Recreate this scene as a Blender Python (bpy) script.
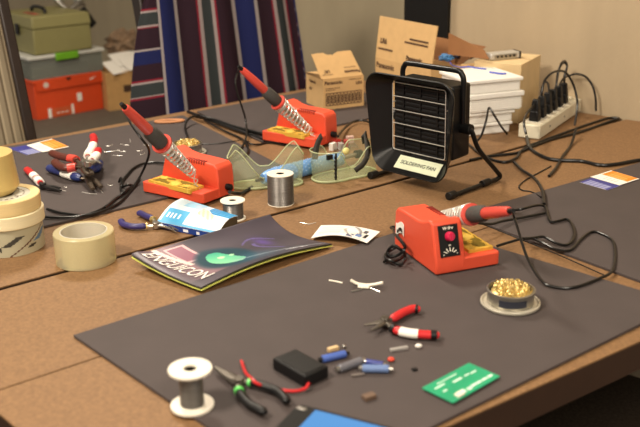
import bpy, bmesh, math, random
from mathutils import Vector, Matrix, noise

sc = bpy.context.scene
for _o in list(bpy.data.objects):
    bpy.data.objects.remove(_o)
COL = sc.collection
random.seed(7)

# ---------------------------------------------------------------- camera
Z0 = 0.75                         # table-top height
CAMH = 0.60                       # camera above the table
FPX, PITCH, ROLL = 930.0, math.radians(19.3), math.radians(-0.8)
FWD = Vector((0, math.cos(PITCH), -math.sin(PITCH)))
_r = Vector((1, 0, 0)); _u = _r.cross(FWD)
RGT = math.cos(ROLL)*_r + math.sin(ROLL)*_u
UPV = -math.sin(ROLL)*_r + math.cos(ROLL)*_u
EYE = Vector((0, 0, Z0+CAMH))
cd = bpy.data.cameras.new('camera'); cam = bpy.data.objects.new('camera', cd); COL.objects.link(cam)
m = Matrix((RGT, UPV, -FWD)).transposed().to_4x4(); m.translation = EYE
cam.matrix_world = m
cd.sensor_width = 36.0; cd.lens = FPX*36.0/640.0; cd.clip_start = 0.05
cd.dof.use_dof = True; cd.dof.focus_distance = 1.80; cd.dof.aperture_fstop = 4.6
sc.camera = cam

# ---------------------------------------------------------------- light
w = bpy.data.worlds.new('World'); sc.world = w; w.use_nodes = True
w.node_tree.nodes['Background'].inputs[0].default_value = (1.0, 0.90, 0.78, 1)
w.node_tree.nodes['Background'].inputs[1].default_value = 0.30

def area(name, loc, target, size, power, col=(1, .88, .72), spread=180):
    l = bpy.data.lights.new(name, 'AREA'); l.shape = 'DISK'; l.size = size; l.energy = power; l.color = col
    l.spread = math.radians(spread)
    o = bpy.data.objects.new(name, l); COL.objects.link(o); o.location = loc
    o.rotation_euler = (Vector(target)-Vector(loc)).to_track_quat('-Z', 'Y').to_euler()
    return o
area('ceiling_lamp_rear', (-0.75, 2.95, 2.75), (0.1, 1.75, 0.75), 0.40, 29, spread=160)
area('ceiling_lamp_front', (0.9, -0.6, 2.75), (0.3, 2.3, 0.8), 0.9, 52)
area('ceiling_lamp_side', (-1.3, 0.5, 2.75), (-0.2, 1.5, 0.75), 0.6, 62)

vs = sc.view_settings
vs.view_transform = 'Standard'; vs.look = 'None'; vs.gamma = 1.0; vs.use_curve_mapping = False
vs.exposure = 0.27

# ---------------------------------------------------------------- pixels -> points on a plane of the place
def W(px, py, z=0.0):
    d = (px-320)*RGT - (py-213.5)*UPV + FPX*FWD
    t = (Z0+z-EYE.z)/d.z
    return EYE + d*t
def ixn(a, b, c, d):
    x1, y1 = a; x2, y2 = b; x3, y3 = c; x4, y4 = d
    q = (x1-x2)*(y3-y4)-(y1-y2)*(x3-x4)
    return (((x1*y2-y1*x2)*(x3-x4)-(x1-x2)*(x3*y4-y3*x4))/q, ((x1*y2-y1*x2)*(y3-y4)-(y1-y2)*(x3*y4-y3*x4))/q)

# ---------------------------------------------------------------- materials
def lin(c):
    if isinstance(c, str):
        c = c.lstrip('#'); c = [int(c[i:i+2], 16)/255 for i in (0, 2, 4)]
    return tuple((x/12.92 if x <= .04045 else ((x+.055)/1.055)**2.4) for x in c)+(1.0,)
_mats = {}
def mat(name, col, rough=.5, metal=0.0, var=0.08, scale=30, bump=0.0, bscale=None, spec=.5, stretch=None, col2=None, attr=None, coat=0):
    if name in _mats: return _mats[name]
    M = bpy.data.materials.new(name); M.use_nodes = True; nt = M.node_tree; b = nt.nodes['Principled BSDF']
    b.inputs['Roughness'].default_value = rough; b.inputs['Metallic'].default_value = metal
    b.inputs['Specular IOR Level'].default_value = spec
    if coat: b.inputs['Coat Weight'].default_value = coat
    tc = nt.nodes.new('ShaderNodeTexCoord'); mp = nt.nodes.new('ShaderNodeMapping')
    nt.links.new(tc.outputs['Object'], mp.inputs['Vector'])
    if stretch: mp.inputs['Scale'].default_value = stretch
    nz = nt.nodes.new('ShaderNodeTexNoise'); nz.inputs['Scale'].default_value = scale; nz.inputs['Detail'].default_value = 6
    nt.links.new(mp.outputs[0], nz.inputs['Vector'])
    if attr:
        at = nt.nodes.new('ShaderNodeVertexColor'); at.layer_name = attr
        nt.links.new(at.outputs['Color'], b.inputs['Base Color'])
    else:
        c = lin(col); c2 = lin(col2) if col2 else None
        rp = nt.nodes.new('ShaderNodeValToRGB')
        lo = tuple(x*(1-var) for x in c[:3])+(1,); hi = tuple(min(1, x*(1+var)) for x in c[:3])+(1,)
        rp.color_ramp.elements[0].position = .3; rp.color_ramp.elements[1].position = .7
        rp.color_ramp.elements[0].color = c2 or lo; rp.color_ramp.elements[1].color = c if c2 else hi
        nt.links.new(nz.outputs['Fac'], rp.inputs[0]); nt.links.new(rp.outputs[0], b.inputs['Base Color'])
    if bump:
        bp = nt.nodes.new('ShaderNodeBump'); bp.inputs['Strength'].default_value = bump; bp.inputs['Distance'].default_value = .002
        n2 = nt.nodes.new('ShaderNodeTexNoise'); n2.inputs['Scale'].default_value = bscale or scale*3; n2.inputs['Detail'].default_value = 4
        nt.links.new(mp.outputs[0], n2.inputs['Vector'])
        nt.links.new(n2.outputs['Fac'], bp.inputs['Height']); nt.links.new(bp.outputs[0], b.inputs['Normal'])
    _mats[name] = M; return M
def clear_mat(name, tint, body, fac, rough=.1):
    M = bpy.data.materials.new(name); M.use_nodes = True; nt = M.node_tree; b = nt.nodes['Principled BSDF']
    b.inputs['Base Color'].default_value = lin(body); b.inputs['Roughness'].default_value = rough
    tr = nt.nodes.new('ShaderNodeBsdfTransparent'); tr.inputs[0].default_value = lin(tint)
    nz = nt.nodes.new('ShaderNodeTexNoise'); nz.inputs['Scale'].default_value = 60
    mr = nt.nodes.new('ShaderNodeMapRange'); mr.inputs['To Min'].default_value = fac-.06; mr.inputs['To Max'].default_value = fac+.06
    mx = nt.nodes.new('ShaderNodeMixShader')
    nt.links.new(nz.outputs['Fac'], mr.inputs[0]); nt.links.new(mr.outputs[0], mx.inputs[0])
    nt.links.new(tr.outputs[0], mx.inputs[1]); nt.links.new(b.outputs[0], mx.inputs[2])
    nt.links.new(mx.outputs[0], nt.nodes['Material Output'].inputs[0])
    _mats[name] = M; return M

M_WALL = mat('wall_fabric', '#B2A085', .9, var=.07, scale=9, bump=.35, bscale=220, stretch=(1, 1, .25), spec=.2)
M_WALLG = mat('wall_fabric_grey', '#A89B82', .9, var=.06, scale=9, bump=.3, bscale=200, stretch=(1, 1, .25), spec=.2)
M_CEIL = mat('ceiling_paint', '#D8D2C6', .9)
M_CARPET = mat('carpet', '#4A4036', 1, var=.3, scale=120, bump=.5, spec=.1)
M_BLACKP = mat('black_panel', '#0C0B0B', .6, spec=.3)
M_LAM = mat('brown_laminate', '#8C6B49', .6, var=.09, scale=230, bump=.12, bscale=420, spec=.3, col2='#74573B')
M_EDGE = mat('table_edge_dark', '#3A261A', .6)
M_LEG = mat('table_leg_metal', '#3B3836', .4, .8)
M_SEAM = mat('seam_grey', '#7E7468', .7)
M_MAT = mat('charcoal_board', '#4A4241', .75, var=.06, scale=14, bump=.08, bscale=300, spec=.35)
M_RED = mat('orange_red_plastic', '#DF5236', .48, var=.03, bump=.05, bscale=500)
M_HRED = mat('red_handle_plastic', '#D44C40', .35, var=.03)
M_REDG = mat('red_rubber', '#C4262A', .35, var=.05)
M_DARKSL = mat('vent_dark', '#7A1F12', .7)
M_BLK = mat('black_plastic', '#101011', .45, var=.1, spec=.35)
M_BLKM = mat('black_painted_metal', '#0D0D0E', .36, var=.08, spec=.35)
M_FILT = mat('dark_foam_filter', '#201F20', .95, var=.4, scale=260, bump=.8, bscale=400)
M_GRIP = mat('grey_foam_grip', '#474441', .85, var=.1, scale=200, bump=.3)
M_CORD = mat('black_cord', '#0E0D0D', .35, spec=.5)
M_STEEL = mat('steel', '#B9B6B0', .28, .95, var=.06)
M_WIRE = mat('bright_wire', '#E6E3DC', .3, .55)
M_BRASS = mat('brass_wool', '#E2C984', .32, .7, var=.3, scale=300)
M_TIN = mat('tin', '#A9A59C', .3, .85)
M_WHITE = mat('white_plastic', '#E9E2D2', .45, var=.03)
M_CREAM = mat('cream_plastic', '#DCD5BE', .5, var=.03)
M_FOAM = mat('white_foam', '#ECEAE4', .7, var=.02, scale=150, bump=.05)
M_SOLDER = mat('solder_wire', '#76726E', .4, .7, var=.25, scale=30, stretch=(1, 1, 40))
M_CARD = mat('cardboard', '#C79B62', .85, var=.06, scale=40)
M_CARDL = mat('pale_cardboard', '#C9A572', .85, var=.05, scale=40)
M_CARDD = mat('dark_cardboard', '#8A5E38', .85, var=.06)
M_CREAMB = mat('cream_carton', '#D9BE90', .85, var=.05)
M_PRINT = mat('brown_print', '#4A3223', .8)
M_SPONGE = mat('yellow_sponge', '#E0B236', .9, var=.2, scale=60, bump=.6, bscale=300, col2='#C99D2C')
M_BLUE = mat('blue_rubber', '#26336B', .4, var=.1)
M_PURP = mat('indigo_rubber', '#322C66', .4, var=.1)
M_LBLUE = mat('light_blue_plastic', '#6C9BD8', .35, var=.06)
M_GRN = mat('green_rubber', '#5FCB62', .4)
M_PAPER = mat('white_paper', '#F0ECE4', .8, var=.02)
M_MASK = mat('masking_tape', '#DFC68F', .7, var=.06, stretch=(1, 1, 30))
M_MASKL = mat('pale_masking_tape', '#E6DAB4', .7, var=.05, stretch=(1, 1, 30))
M_AMBER = mat('amber_tape', '#CDB473', .3, var=.08)
M_ORBOX = mat('orange_card', '#D8491C', .6, var=.03)
M_TOOLB = mat('khaki_plastic', '#8D8758', .5, var=.04)
M_GLATCH = mat('green_latch', '#6FAE25', .4)
M_BENCH = mat('bench_grey', '#5C5449', .8, var=.1)
M_DWOOD = mat('dark_wood', '#241812', .45, var=.2)
M_VC = mat('printed_surface', None, .42, attr='Col', spec=.3)
M_VCM = mat('printed_matt', None, .9, attr='Col', bump=.4, bscale=350, spec=.15)
M_GLASS = clear_mat('green_clear_vinyl', '#F4F7EA', '#DCE2C4', .20, .12)
M_GLRIM = clear_mat('green_vinyl_rim', '#EEF2DC', '#DDE4BE', .5, .12)
M_CLTAPE = clear_mat('clear_tape', '#F8F2D8', '#E6DDB6', .48, .2)
M_CLBOX = clear_mat('clear_container', '#D8DCD4', '#B9BBB4', .30, .25)
M_PINK = mat('magenta_knob', '#C81E4A', .15, coat=.6)
M_PCB = mat('pcb_green', '#1E9A6E', .4, var=.1)

# ---------------------------------------------------------------- mesh builder
class MB:
    def __init__(s): s.bm = bmesh.new()
    def add(s, verts, faces):
        v = [s.bm.verts.new(p) for p in verts]
        for f in faces:
            try: s.bm.faces.new([v[i] for i in f])
            except ValueError: pass
        return s
    def box(s, c, d, M=None, taper=1.0):
        x, y, z = (q/2 for q in d); P = []
        for sz in (-1, 1):
            k = taper if sz > 0 else 1
            for sx, sy in ((-1, -1), (1, -1), (1, 1), (-1, 1)):
                p = Vector((sx*x*k, sy*y*k, sz*z))
                if M: p = M @ p
                P.append(p+Vector(c))
        return s.add(P, [(3, 2, 1, 0), (4, 5, 6, 7), (0, 1, 5, 4), (1, 2, 6, 5), (2, 3, 7, 6), (3, 0, 4, 7)])
    def prism(s, pts, z0, z1):
        n = len(pts)
        V = [(p[0], p[1], z0) for p in pts]+[(p[0], p[1], z1) for p in pts]
        return s.add(V, [tuple(range(n-1, -1, -1)), tuple(range(n, 2*n))]+[(i, (i+1) % n, n+(i+1) % n, n+i) for i in range(n)])
    def prismx(s, prof, x0, x1):          # profile in (y,z) run along x
        n = len(prof)
        V = [(x0, p[0], p[1]) for p in prof]+[(x1, p[0], p[1]) for p in prof]
        return s.add(V, [tuple(range(n)), tuple(range(2*n-1, n-1, -1))]+[((i+1) % n, i, n+i, n+(i+1) % n) for i in range(n)])
    def tube(s, pts, r, seg=8, closed=False, flat=1.0, caps=True):
        pts = [Vector(p) for p in pts]; n = len(pts)
        rs = r if isinstance(r, (list, tuple)) else [r]*n
        V = []; up = None
        for i in range(n):
            a = pts[i-1] if (i > 0 or closed) else pts[i]; b = pts[(i+1) % n] if (i < n-1 or closed) else pts[i]
            t = (b-a)
            t = t.normalized() if t.length > 1e-9 else Vector((0, 0, 1))
            if up is None:
                up = Vector((0, 0, 1)) if abs(t.z) < .9 else Vector((1, 0, 0))
            up = (up - t*up.dot(t))
            up = up.normalized() if up.length > 1e-6 else t.orthogonal().normalized()
            sd = t.cross(up)
            for k in range(seg):
                an = 2*math.pi*k/seg
                V.append(pts[i]+sd*math.cos(an)*rs[i]+up*math.sin(an)*rs[i]*flat)
        F = []
        for i in range(n if closed else n-1):
            j = (i+1) % n
            for k in range(seg):
                l = (k+1) % seg
                F.append((i*seg+k, i*seg+l, j*seg+l, j*seg+k))
        if caps and not closed:
            F += [tuple(range(seg-1, -1, -1)), tuple(range((n-1)*seg, n*seg))]
        return s.add(V, F)
    def cyl(s, p0, p1, r0, r1=None, seg=24):
        return s.tube([p0, p1], [r0, r0 if r1 is None else r1], seg)
    def lathe(s, prof, seg=32, c=(0, 0, 0), closed=True):
        n = len(prof); V = []; F = []
        for k in range(seg):
            a = 2*math.pi*k/seg
            for r, z in prof: V.append((c[0]+r*math.cos(a), c[1]+r*math.sin(a), c[2]+z))
        for k in range(seg):
            l = (k+1) % seg
            for i in range(n if closed else n-1):
                j = (i+1) % n
                F.append((k*n+i, l*n+i, l*n+j, k*n+j))
        s.add(V, F)
        if not closed:
            pass
        bmesh.ops.remove_doubles(s.bm, verts=s.bm.verts[:], dist=1e-6)
        return s
    def grid(s, fn, nu, nv, thick=0.0):
        V = []; F = []
        for j in range(nv+1):
            for i in range(nu+1): V.append(Vector(fn(i/nu, j/nv)))
        W_ = nu+1
        for j in range(nv):
            for i in range(nu): F.append((j*W_+i, j*W_+i+1, (j+1)*W_+i+1, (j+1)*W_+i))
        if thick:
            N = len(V); off = Vector((0, 0, -thick)) if not isinstance(thick, Vector) else thick
            V += [p+off for p in V]; F += [tuple(N+i for i in reversed(f)) for f in list(F)]
            bd = [i for i in range(W_)]+[j*W_+nu for j in range(1, nv+1)]+[nv*W_+i for i in range(nu-1, -1, -1)]+[j*W_ for j in range(nv-1, 0, -1)]
            for a, b in zip(bd, bd[1:]+bd[:1]): F.append((b, a, N+a, N+b))
        return s.add(V, F)
    def ball(s, c, r, sc_=(1, 1, 1), u=12, v=8):
        prof = [(math.sin(math.pi*i/v), -math.cos(math.pi*i/v)) for i in range(v+1)]
        V = []; F = []
        for k in range(u):
            a = 2*math.pi*k/u
            for q, z in prof: V.append((c[0]+r*sc_[0]*q*math.cos(a), c[1]+r*sc_[1]*q*math.sin(a), c[2]+r*sc_[2]*z))
        n = v+1
        for k in range(u):
            l = (k+1) % u
            for i in range(v): F.append((k*n+i, l*n+i, l*n+i+1, k*n+i+1))
        s.add(V, F); bmesh.ops.remove_doubles(s.bm, verts=s.bm.verts[:], dist=1e-7)
        return s
    def text(s, body, size, M, depth=.0004, align='CENTER', bold=0.0):
        cu = bpy.data.curves.new('t', 'FONT'); cu.body = body; cu.size = size; cu.align_x = align; cu.align_y = 'CENTER'; cu.extrude = depth; cu.offset = bold
        o = bpy.data.objects.new('t', cu); COL.objects.link(o)
        dg = bpy.context.evaluated_depsgraph_get(); me = bpy.data.meshes.new_from_object(o.evaluated_get(dg))
        bpy.data.objects.remove(o); bpy.data.curves.remove(cu)
        s.add([M @ v.co for v in me.vertices], [tuple(p.vertices) for p in me.polygons]); bpy.data.meshes.remove(me)
        return s
    def xf(s, fn):
        for v in s.bm.verts: v.co = fn(v.co.copy())
        return s

def obj(name, mb, material, parent=None, bevel=0, smooth=True, world=False, paint=None, seg=2, fixn=True, angle=35):
    """links the collected shape as ONE mesh object; world=True: points are in world space"""
    bm = mb.bm
    if fixn: bmesh.ops.recalc_face_normals(bm, faces=bm.faces[:])
    me = bpy.data.meshes.new(name)
    off = None
    if world and parent is None:
        xs = [v.co for v in bm.verts]
        off = Vector(((min(p.x for p in xs)+max(p.x for p in xs))/2, (min(p.y for p in xs)+max(p.y for p in xs))/2, min(p.z for p in xs)))
        if paint is None: bmesh.ops.translate(bm, verts=bm.verts[:], vec=-off)
    bm.to_mesh(me); bm.free()
    if paint:
        ca = me.color_attributes.new('Col', 'FLOAT_COLOR', 'CORNER')
        for p in me.polygons:
            c = lin(paint(p.center, p.normal))
            for li in p.loop_indices: ca.data[li].color = c
        if off:
            me.transform(Matrix.Translation(-off))
    me.materials.append(material)
    o = bpy.data.objects.new(name, me); COL.objects.link(o)
    if off: o.location = off
    if parent:
        o.parent = parent
        if world:
            o.matrix_parent_inverse = (Matrix.Translation(parent.location) @ parent.rotation_euler.to_matrix().to_4x4()).inverted()
    if smooth:
        for p in me.polygons: p.use_smooth = True
        me.set_sharp_from_angle(angle=math.radians(angle))
    if bevel:
        b = o.modifiers.new('bevel', 'BEVEL'); b.width = bevel; b.segments = seg; b.limit_method = 'ANGLE'; b.angle_limit = math.radians(40)
    return o
def tag(o, label, cat, group=None, kind=None):
    o['label'] = label; o['category'] = cat
    if group: o['group'] = group
    if kind: o['kind'] = kind
    return o
def thing(name, label, cat, loc, rotz=0, group=None):
    o = bpy.data.objects.new(name, None); COL.objects.link(o); o.empty_display_size = .03
    o.location = loc; o.rotation_euler = (0, 0, rotz)
    return tag(o, label, cat, group)
def struct(o): o['kind'] = 'structure'; return o
def crom(pts, n=8, closed=False):
    pts = [Vector(p) for p in pts]; out = []; N = len(pts)
    for i in range(N if closed else N-1):
        p0 = pts[(i-1) % N] if (closed or i > 0) else pts[0]*2-pts[1]
        p1 = pts[i]; p2 = pts[(i+1) % N]
        p3 = pts[(i+2) % N] if (closed or i < N-2) else pts[-1]*2-pts[-2]
        for k in range(n):
            t = k/n
            out.append(.5*((2*p1)+(-p0+p2)*t+(2*p0-5*p1+4*p2-p3)*t*t+(-p0+3*p1-3*p2+p3)*t**3))
    if not closed: out.append(pts[-1])
    return out
def pxs(lst, z=0.0): return [W(p[0], p[1], p[2] if len(p) > 2 else z) for p in lst]
def helix(p0, p1, r0, r1, turns, n=14):
    p0 = Vector(p0); p1 = Vector(p1); t = (p1-p0).normalized(); a = t.orthogonal().normalized(); b = t.cross(a); out = []
    N = int(turns*n)
    for i in range(N+1):
        f = i/N; an = 2*math.pi*turns*f; r = r0+(r1-r0)*f
        out.append(p0.lerp(p1, f)+a*math.cos(an)*r+b*math.sin(an)*r)
    return out
def rrect(w_, h_, r, n=5):
    P = []
    for cx, cy, a0 in ((w_/2-r, h_/2-r, 0), (-w_/2+r, h_/2-r, 90), (-w_/2+r, -h_/2+r, 180), (w_/2-r, -h_/2+r, 270)):
        for k in range(n+1):
            a = math.radians(a0+90*k/n); P.append((cx+r*math.cos(a), cy+r*math.sin(a)))
    return P
def face_frame(o, x, y):                    # matrix whose local xy plane is spanned by x,y at o
    x = Vector(x).normalized(); y = Vector(y); y = (y-x*y.dot(x)).normalized(); z = x.cross(y)
    M = Matrix((x, y, z)).transposed().to_4x4(); M.translation = Vector(o); return M

# ================================================================ STRUCTURE
NW = Vector((.653, .757, 0)).normalized(); TW = Vector((.757, -.653, 0)).normalized()   # wall normal / direction
def wall(name, off, t0, t1, material, th=.12, z0=0, z1=2.9):
    a = NW*off+TW*t0; b = NW*off+TW*t1
    mb = MB().prism([a, b, b+NW*th, a+NW*th], z0, z1)
    return struct(obj(name, mb, material, world=True, smooth=False))
tE = (Vector((.335, 2.88, 0))).dot(TW)
wall('wall_right', 2.40, tE-.02, 1.6, M_WALL)
wall('wall_back', 3.05, -7.5, tE+.5, M_WALLG)
wall('trim_1', 2.385, tE-.075, tE+.085, M_BLACKP, th=.05)
struct(obj('floor', MB().box((0, 1.6, -.03), (9, 8, .06)), M_CARPET, smooth=False))
struct(obj('ceiling', MB().box((0, 1.6, 2.93), (9, 8, .06)), M_CEIL, smooth=False))

# ---------------------------------------------------------------- tables
def table(name, label, pts, legs):
    c = sum((Vector((p.x, p.y, 0)) for p in pts), Vector())/len(pts)
    t = thing(name, label, 'table', (c.x, c.y, 0), 0, None)
    L = [(p.x-c.x, p.y-c.y) for p in pts]
    obj('tabletop', MB().prism(L, Z0-.0032, Z0), M_LAM, t, bevel=.0008)
    L2 = [(x*.999, y*.999) for x, y in L]
    obj('table_edge', MB().prism(L2, Z0-.047, Z0-.0033), M_EDGE, t)
    for i, (x, y) in enumerate(L):
        q = Vector((x, y, 0)); q = q*(1-.12/max(q.length, .2)) if q.length > .2 else q
        obj('leg', MB().tube([(q.x, q.y, 0), (q.x, q.y, Z0-.047)], .018, 12), M_LEG, t)
    return t
D1 = Vector((.79, .613, 0)).normalized(); N1 = Vector((-D1.y, D1.x, 0))
def onwall(p, d, off=2.395):
    return p+d*((off-NW.dot(p))/NW.dot(d))
def flat(v): return Vector((v.x, v.y, 0))
F2, F3 = flat(W(540, 385)), flat(W(640, 341)); dF = (F3-F2).normalized()
S1, S2 = flat(W(0, 389.6)), flat(W(89.5, 359.8)); dS = (S2-S1).normalized()
g1, g2 = flat(W(67, 270)), flat(W(400, 179.5)); dG = (g2-g1).normalized()
b1, b2 = flat(W(7.5, 144.4)), flat(W(300, 89.7)); dB = (b2-b1).normalized()
e1, e2 = flat(W(0, 414)), flat(W(15.4, 427)); dE = (e2-e1).normalized()
def meet(p, d, q, e):
    k = d.x*e.y-d.y*e.x; t = ((q.x-p.x)*e.y-(q.y-p.y)*e.x)/k
    return p+d*t
sA = meet(S1, dS, e1, dE); fA = meet(F2, dF, e1, dE)
gap = .0042
sN = Vector((-dS.y, dS.x, 0)); gN = Vector((-dG.y, dG.x, 0))
table('front_table', 'brown laminate table nearest the camera under the big charcoal board', [fA, onwall(F2, dF), onwall(S1, dS)-sN*gap*.4, sA-sN*gap*.4], 4)
mL = S1-dS*.55; gL = g1-dG*.6
table('middle_table', 'narrow brown laminate table between the two dark seams', [mL+sN*gap*.4, onwall(S1, dS)+sN*gap*.4, onwall(g1, dG)-gN*gap*2, gL-gN*gap*2], 4)
table('rear_table', 'wide brown laminate table at the rear by the draped chair', [gL+gN*gap, onwall(g1, dG)+gN*gap, onwall(b1, dB), b1-dB*.55], 4)

# ---------------------------------------------------------------- charcoal boards
def board(label, P, th=.005):
    mb = MB().prism([(p.x, p.y) for p in P], Z0+.0003, Z0+th)
    o = obj('work_board', mb, M_MAT, world=True, bevel=.0006)
    return tag(o, label, 'board', 'charcoal boards on the tables')
A_ = flat(W(73.8, 338)); B_ = Vector((.186, 1.63, 0)); C_ = Vector((.543, 1.271, 0)); D_ = Vector((-.023, .824, 0))
board('large charcoal board in the foreground under the wire spool and circuit board', [A_, D_, C_, B_])
R0 = Vector((.269, 1.683, 0)); dr = Vector((.805, .593, 0)); dq = Vector((.589, -.808, 0))
board('charcoal board at the right edge under a lone orange and white card', [R0, R0+dq*.47, R0+dq*.47+dr*.66, R0+dr*.66])
near_a, near_b = (43.5, 228.5), (120, 210.4); rt_a, rt_b = (200, 125.5), (242, 147); far_a, far_b = (8.7, 148.7), (100, 132)
lc = [flat(W(*ixn(near_a, near_b, rt_a, rt_b))), flat(W(*ixn(far_a, far_b, rt_a, rt_b)))]
du = (flat(W(*near_b))-flat(W(*near_a))).normalized()
board('charcoal board at the left rear under the heap of pliers', [lc[0]-du*.70, lc[0], lc[1], lc[1]-du*.70])
q0, q1, q2 = flat(W(197, 113)), flat(W(262, 143)), flat(W(385, 116)); ee = (q2-q1).normalized()
board('charcoal board at the far side under the small battery carton', [q1, q1+ee*.56, q0+ee*.53, q0])

# ================================================================ SOLDERING STATIONS
def station(label, loc, rotz, s=1.0, xT=.022, tip=None, end=None, Ltot=.235, L=.105, wx=1.0, wz=1.0):
    t = thing('soldering_station', label, 'soldering station', loc, rotz, 'orange soldering stations')
    t.scale = (s*wx, s, s); SC = Vector((s*wx, s, s*wz)); t.scale = SC
    def unS(q): return Vector((q.x/SC.x, q.y/SC.y, q.z/SC.z))
    base = MB()
    P = [(-.06, -.0775), (.056, -.0775), (.060, -.072), (.047, .067), (.043, .0725), (-.06, .0725)]
    base.prism(P, .002, .024)
    obj('base', base, M_RED, t, bevel=.002)
    hp = [(-.0778, .002), (-.0778, .022), (-.060, .084), (-.055, .087), (-.045, .0855), (-.03, .079), (-.012, .0755), (.04, .0745), (.064, .073), (.0715, .066), (.0735, .04), (.0735, .002)]
    obj('housing', MB().prismx(hp, -.061, -.006), M_RED, t, bevel=.0035, seg=3)
    v = MB()
    for i in range(8): v.box((-.0115, -.004+i*.0062, .0752), (.011, .0022, .0016))
    for i in range(8): v.box((-.0056, -.004+i*.0062, .0715), (.0016, .0022, .006))
    obj('vent', v, M_DARKSL, t)
    # panel on the sloped front
    o0 = Vector((-.0335, -.0778, .022)); up = Vector((0, .0178, .062)).normalized(); nrm = Vector((1, 0, 0)).cross(up)
    F = face_frame(o0+nrm*.0006, (1, 0, 0), up)
    def loc3(x, y, z): return F @ Vector((x, y, z))
    pn = MB().box((0, .034, 0), (.036, .052, .0012)); pn.xf(lambda c: F @ c)
    pan = obj('control_panel', pn, M_BLK, t, bevel=.0005)
    kb = MB().lathe([(0, 0), (.0082, 0), (.0078, .006), (.0060, .0085), (0, .0092)], 20, closed=False); kb.box((0, .0, .0098), (.002, .012, .002)); kb.xf(lambda c: F @ (c+Vector((0.001, .041, .0006))))
    obj('knob', kb, M_PINK, pan)
    tx = MB(); tx.text('Weller', .0068, F @ Matrix.Translation((0, .0545, .0007)), .0002, bold=.0002)
    obj('panel_lettering', tx, M_WHITE, pan)['label'] = 'white lettering'
    tx = MB()
    tx.box(loc3(0, .0265, .0008), (.004, .0003, .003))
    for i, an in enumerate((-64, -32, 0, 32, 64)):
        a = math.radians(an); c = Vector((math.sin(a)*.0095, .0125+math.cos(a)*.0075, .0008))
        tt = MB().box((0, 0, 0), (.0016, .0065, .0004)); R_ = Matrix.Rotation(-a, 3, 'Z')
        for vv in tt.bm.verts: vv.co = F @ (R_ @ vv.co + c)
        tx.add([vv.co.copy() for vv in tt.bm.verts], [tuple(x.index for x in f.verts) for f in (tt.bm.verts.index_update() or tt.bm.faces)]); tt.bm.free()
    tx.box(loc3(-.012, .012, .0008), (.003, .0003, .0015)); tx.box(loc3(.0125, .012, .0008), (.002, .0003, .0015))
    lt = obj('dial_marks', tx, M_WHITE, pan); lt['label'] = 'white dial marks'
    def spaint(c, n):
        k = noise.noise(Vector((c.x*60, c.y*40, 1.7)))+.25*noise.noise(Vector((c.x*220, c.y*220, .3)))
        edge = max(abs(c.x-.031)/.023, abs(c.y+.008)/.055)
        return (.50, .42, .16) if (k > .02 and edge < .86 and n.z > .5) else (.85, .68, .28) if k > -.25 else (.90, .76, .36)
    sp = MB().grid(lambda u, v_: (.008+u*.046, -.063+v_*.11, .0292+.0012*noise.noise(Vector((u*6, v_*12, 0)))), 26, 60, .009)
    obj('sponge', sp, M_VCM, t, paint=spaint)
    R_ = Matrix.Rotation(rotz, 3, 'Z'); xw = R_ @ Vector((1, 0, 0)); pp = Vector(loc)+R_ @ Vector((xT*SC.x, 0, 0))
    def ray(px): return ((px[0]-320)*RGT-(px[1]-213.5)*UPV+FPX*FWD).normalized()
    d0 = ray(tip); Tw = EYE+d0*((pp-EYE).dot(xw)/d0.dot(xw))
    d1 = ray(end); b_ = (Tw-EYE).dot(d1); disc = (Ltot*s)**2-((Tw-EYE)-d1*b_).length_squared
    Ew = EYE+d1*(b_-math.sqrt(max(0, disc)))
    T = unS(R_.transposed() @ (Tw-Vector(loc))); Ewl = unS(R_.transposed() @ (Ew-Vector(loc)))
    d = (Ewl-T).normalized(); mth = T+(Ewl-T)*(L/Ltot)
    print('STATION', label[:30], 'tip', T, 'end', Ewl)
    h = MB(); h.tube(helix(T, mth, .0095, .0165, 9, 18), .0021, 7)
    sd = d.cross(Vector((1, 0, 0)) if abs(d.x) < .9 else Vector((0, 1, 0))).normalized(); sd2 = d.cross(sd)
    for q in (sd, -sd):
        h.tube([T+q*.0098, mth+q*.0178], .0011, 6)
    h.tube([p for p in helix(mth, mth+d*.004, .0178, .0178, 2, 20)], .0014, 6)
    foot = Vector((T.x, T.y+.018, .024))
    h.tube(crom([T+sd2*.0098, T-d*.008+sd2*.008, (foot+T)/2+Vector((.006, 0, 0)), foot]), .0013, 6)
    h.tube(crom([T-sd2*.0098, T-d*.008-sd2*.008, (foot+T)/2-Vector((.006, 0, 0)), foot+Vector((0, -.02, 0))]), .0013, 6)
    obj('iron_holder', h, M_WIRE, t)
    gr = MB().cyl((-.034, .0735, .022), (-.034, .086, .022), .0068, .0052, 14)
    for i in range(3): gr.cyl((-.034, .0765+.003*i, .022), (-.034, .078+.003*i, .022), .0073, .0073, 14)
    obj('cord_grip', gr, M_BLK, t)
    R_ = Matrix.Rotation(rotz, 3, 'Z')
    tw = Tw; dw = (Ew-Tw).normalized()
    return t, tw, dw, Vector(loc)+R_ @ (Vector((-.034, .086, .022))*s)
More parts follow.
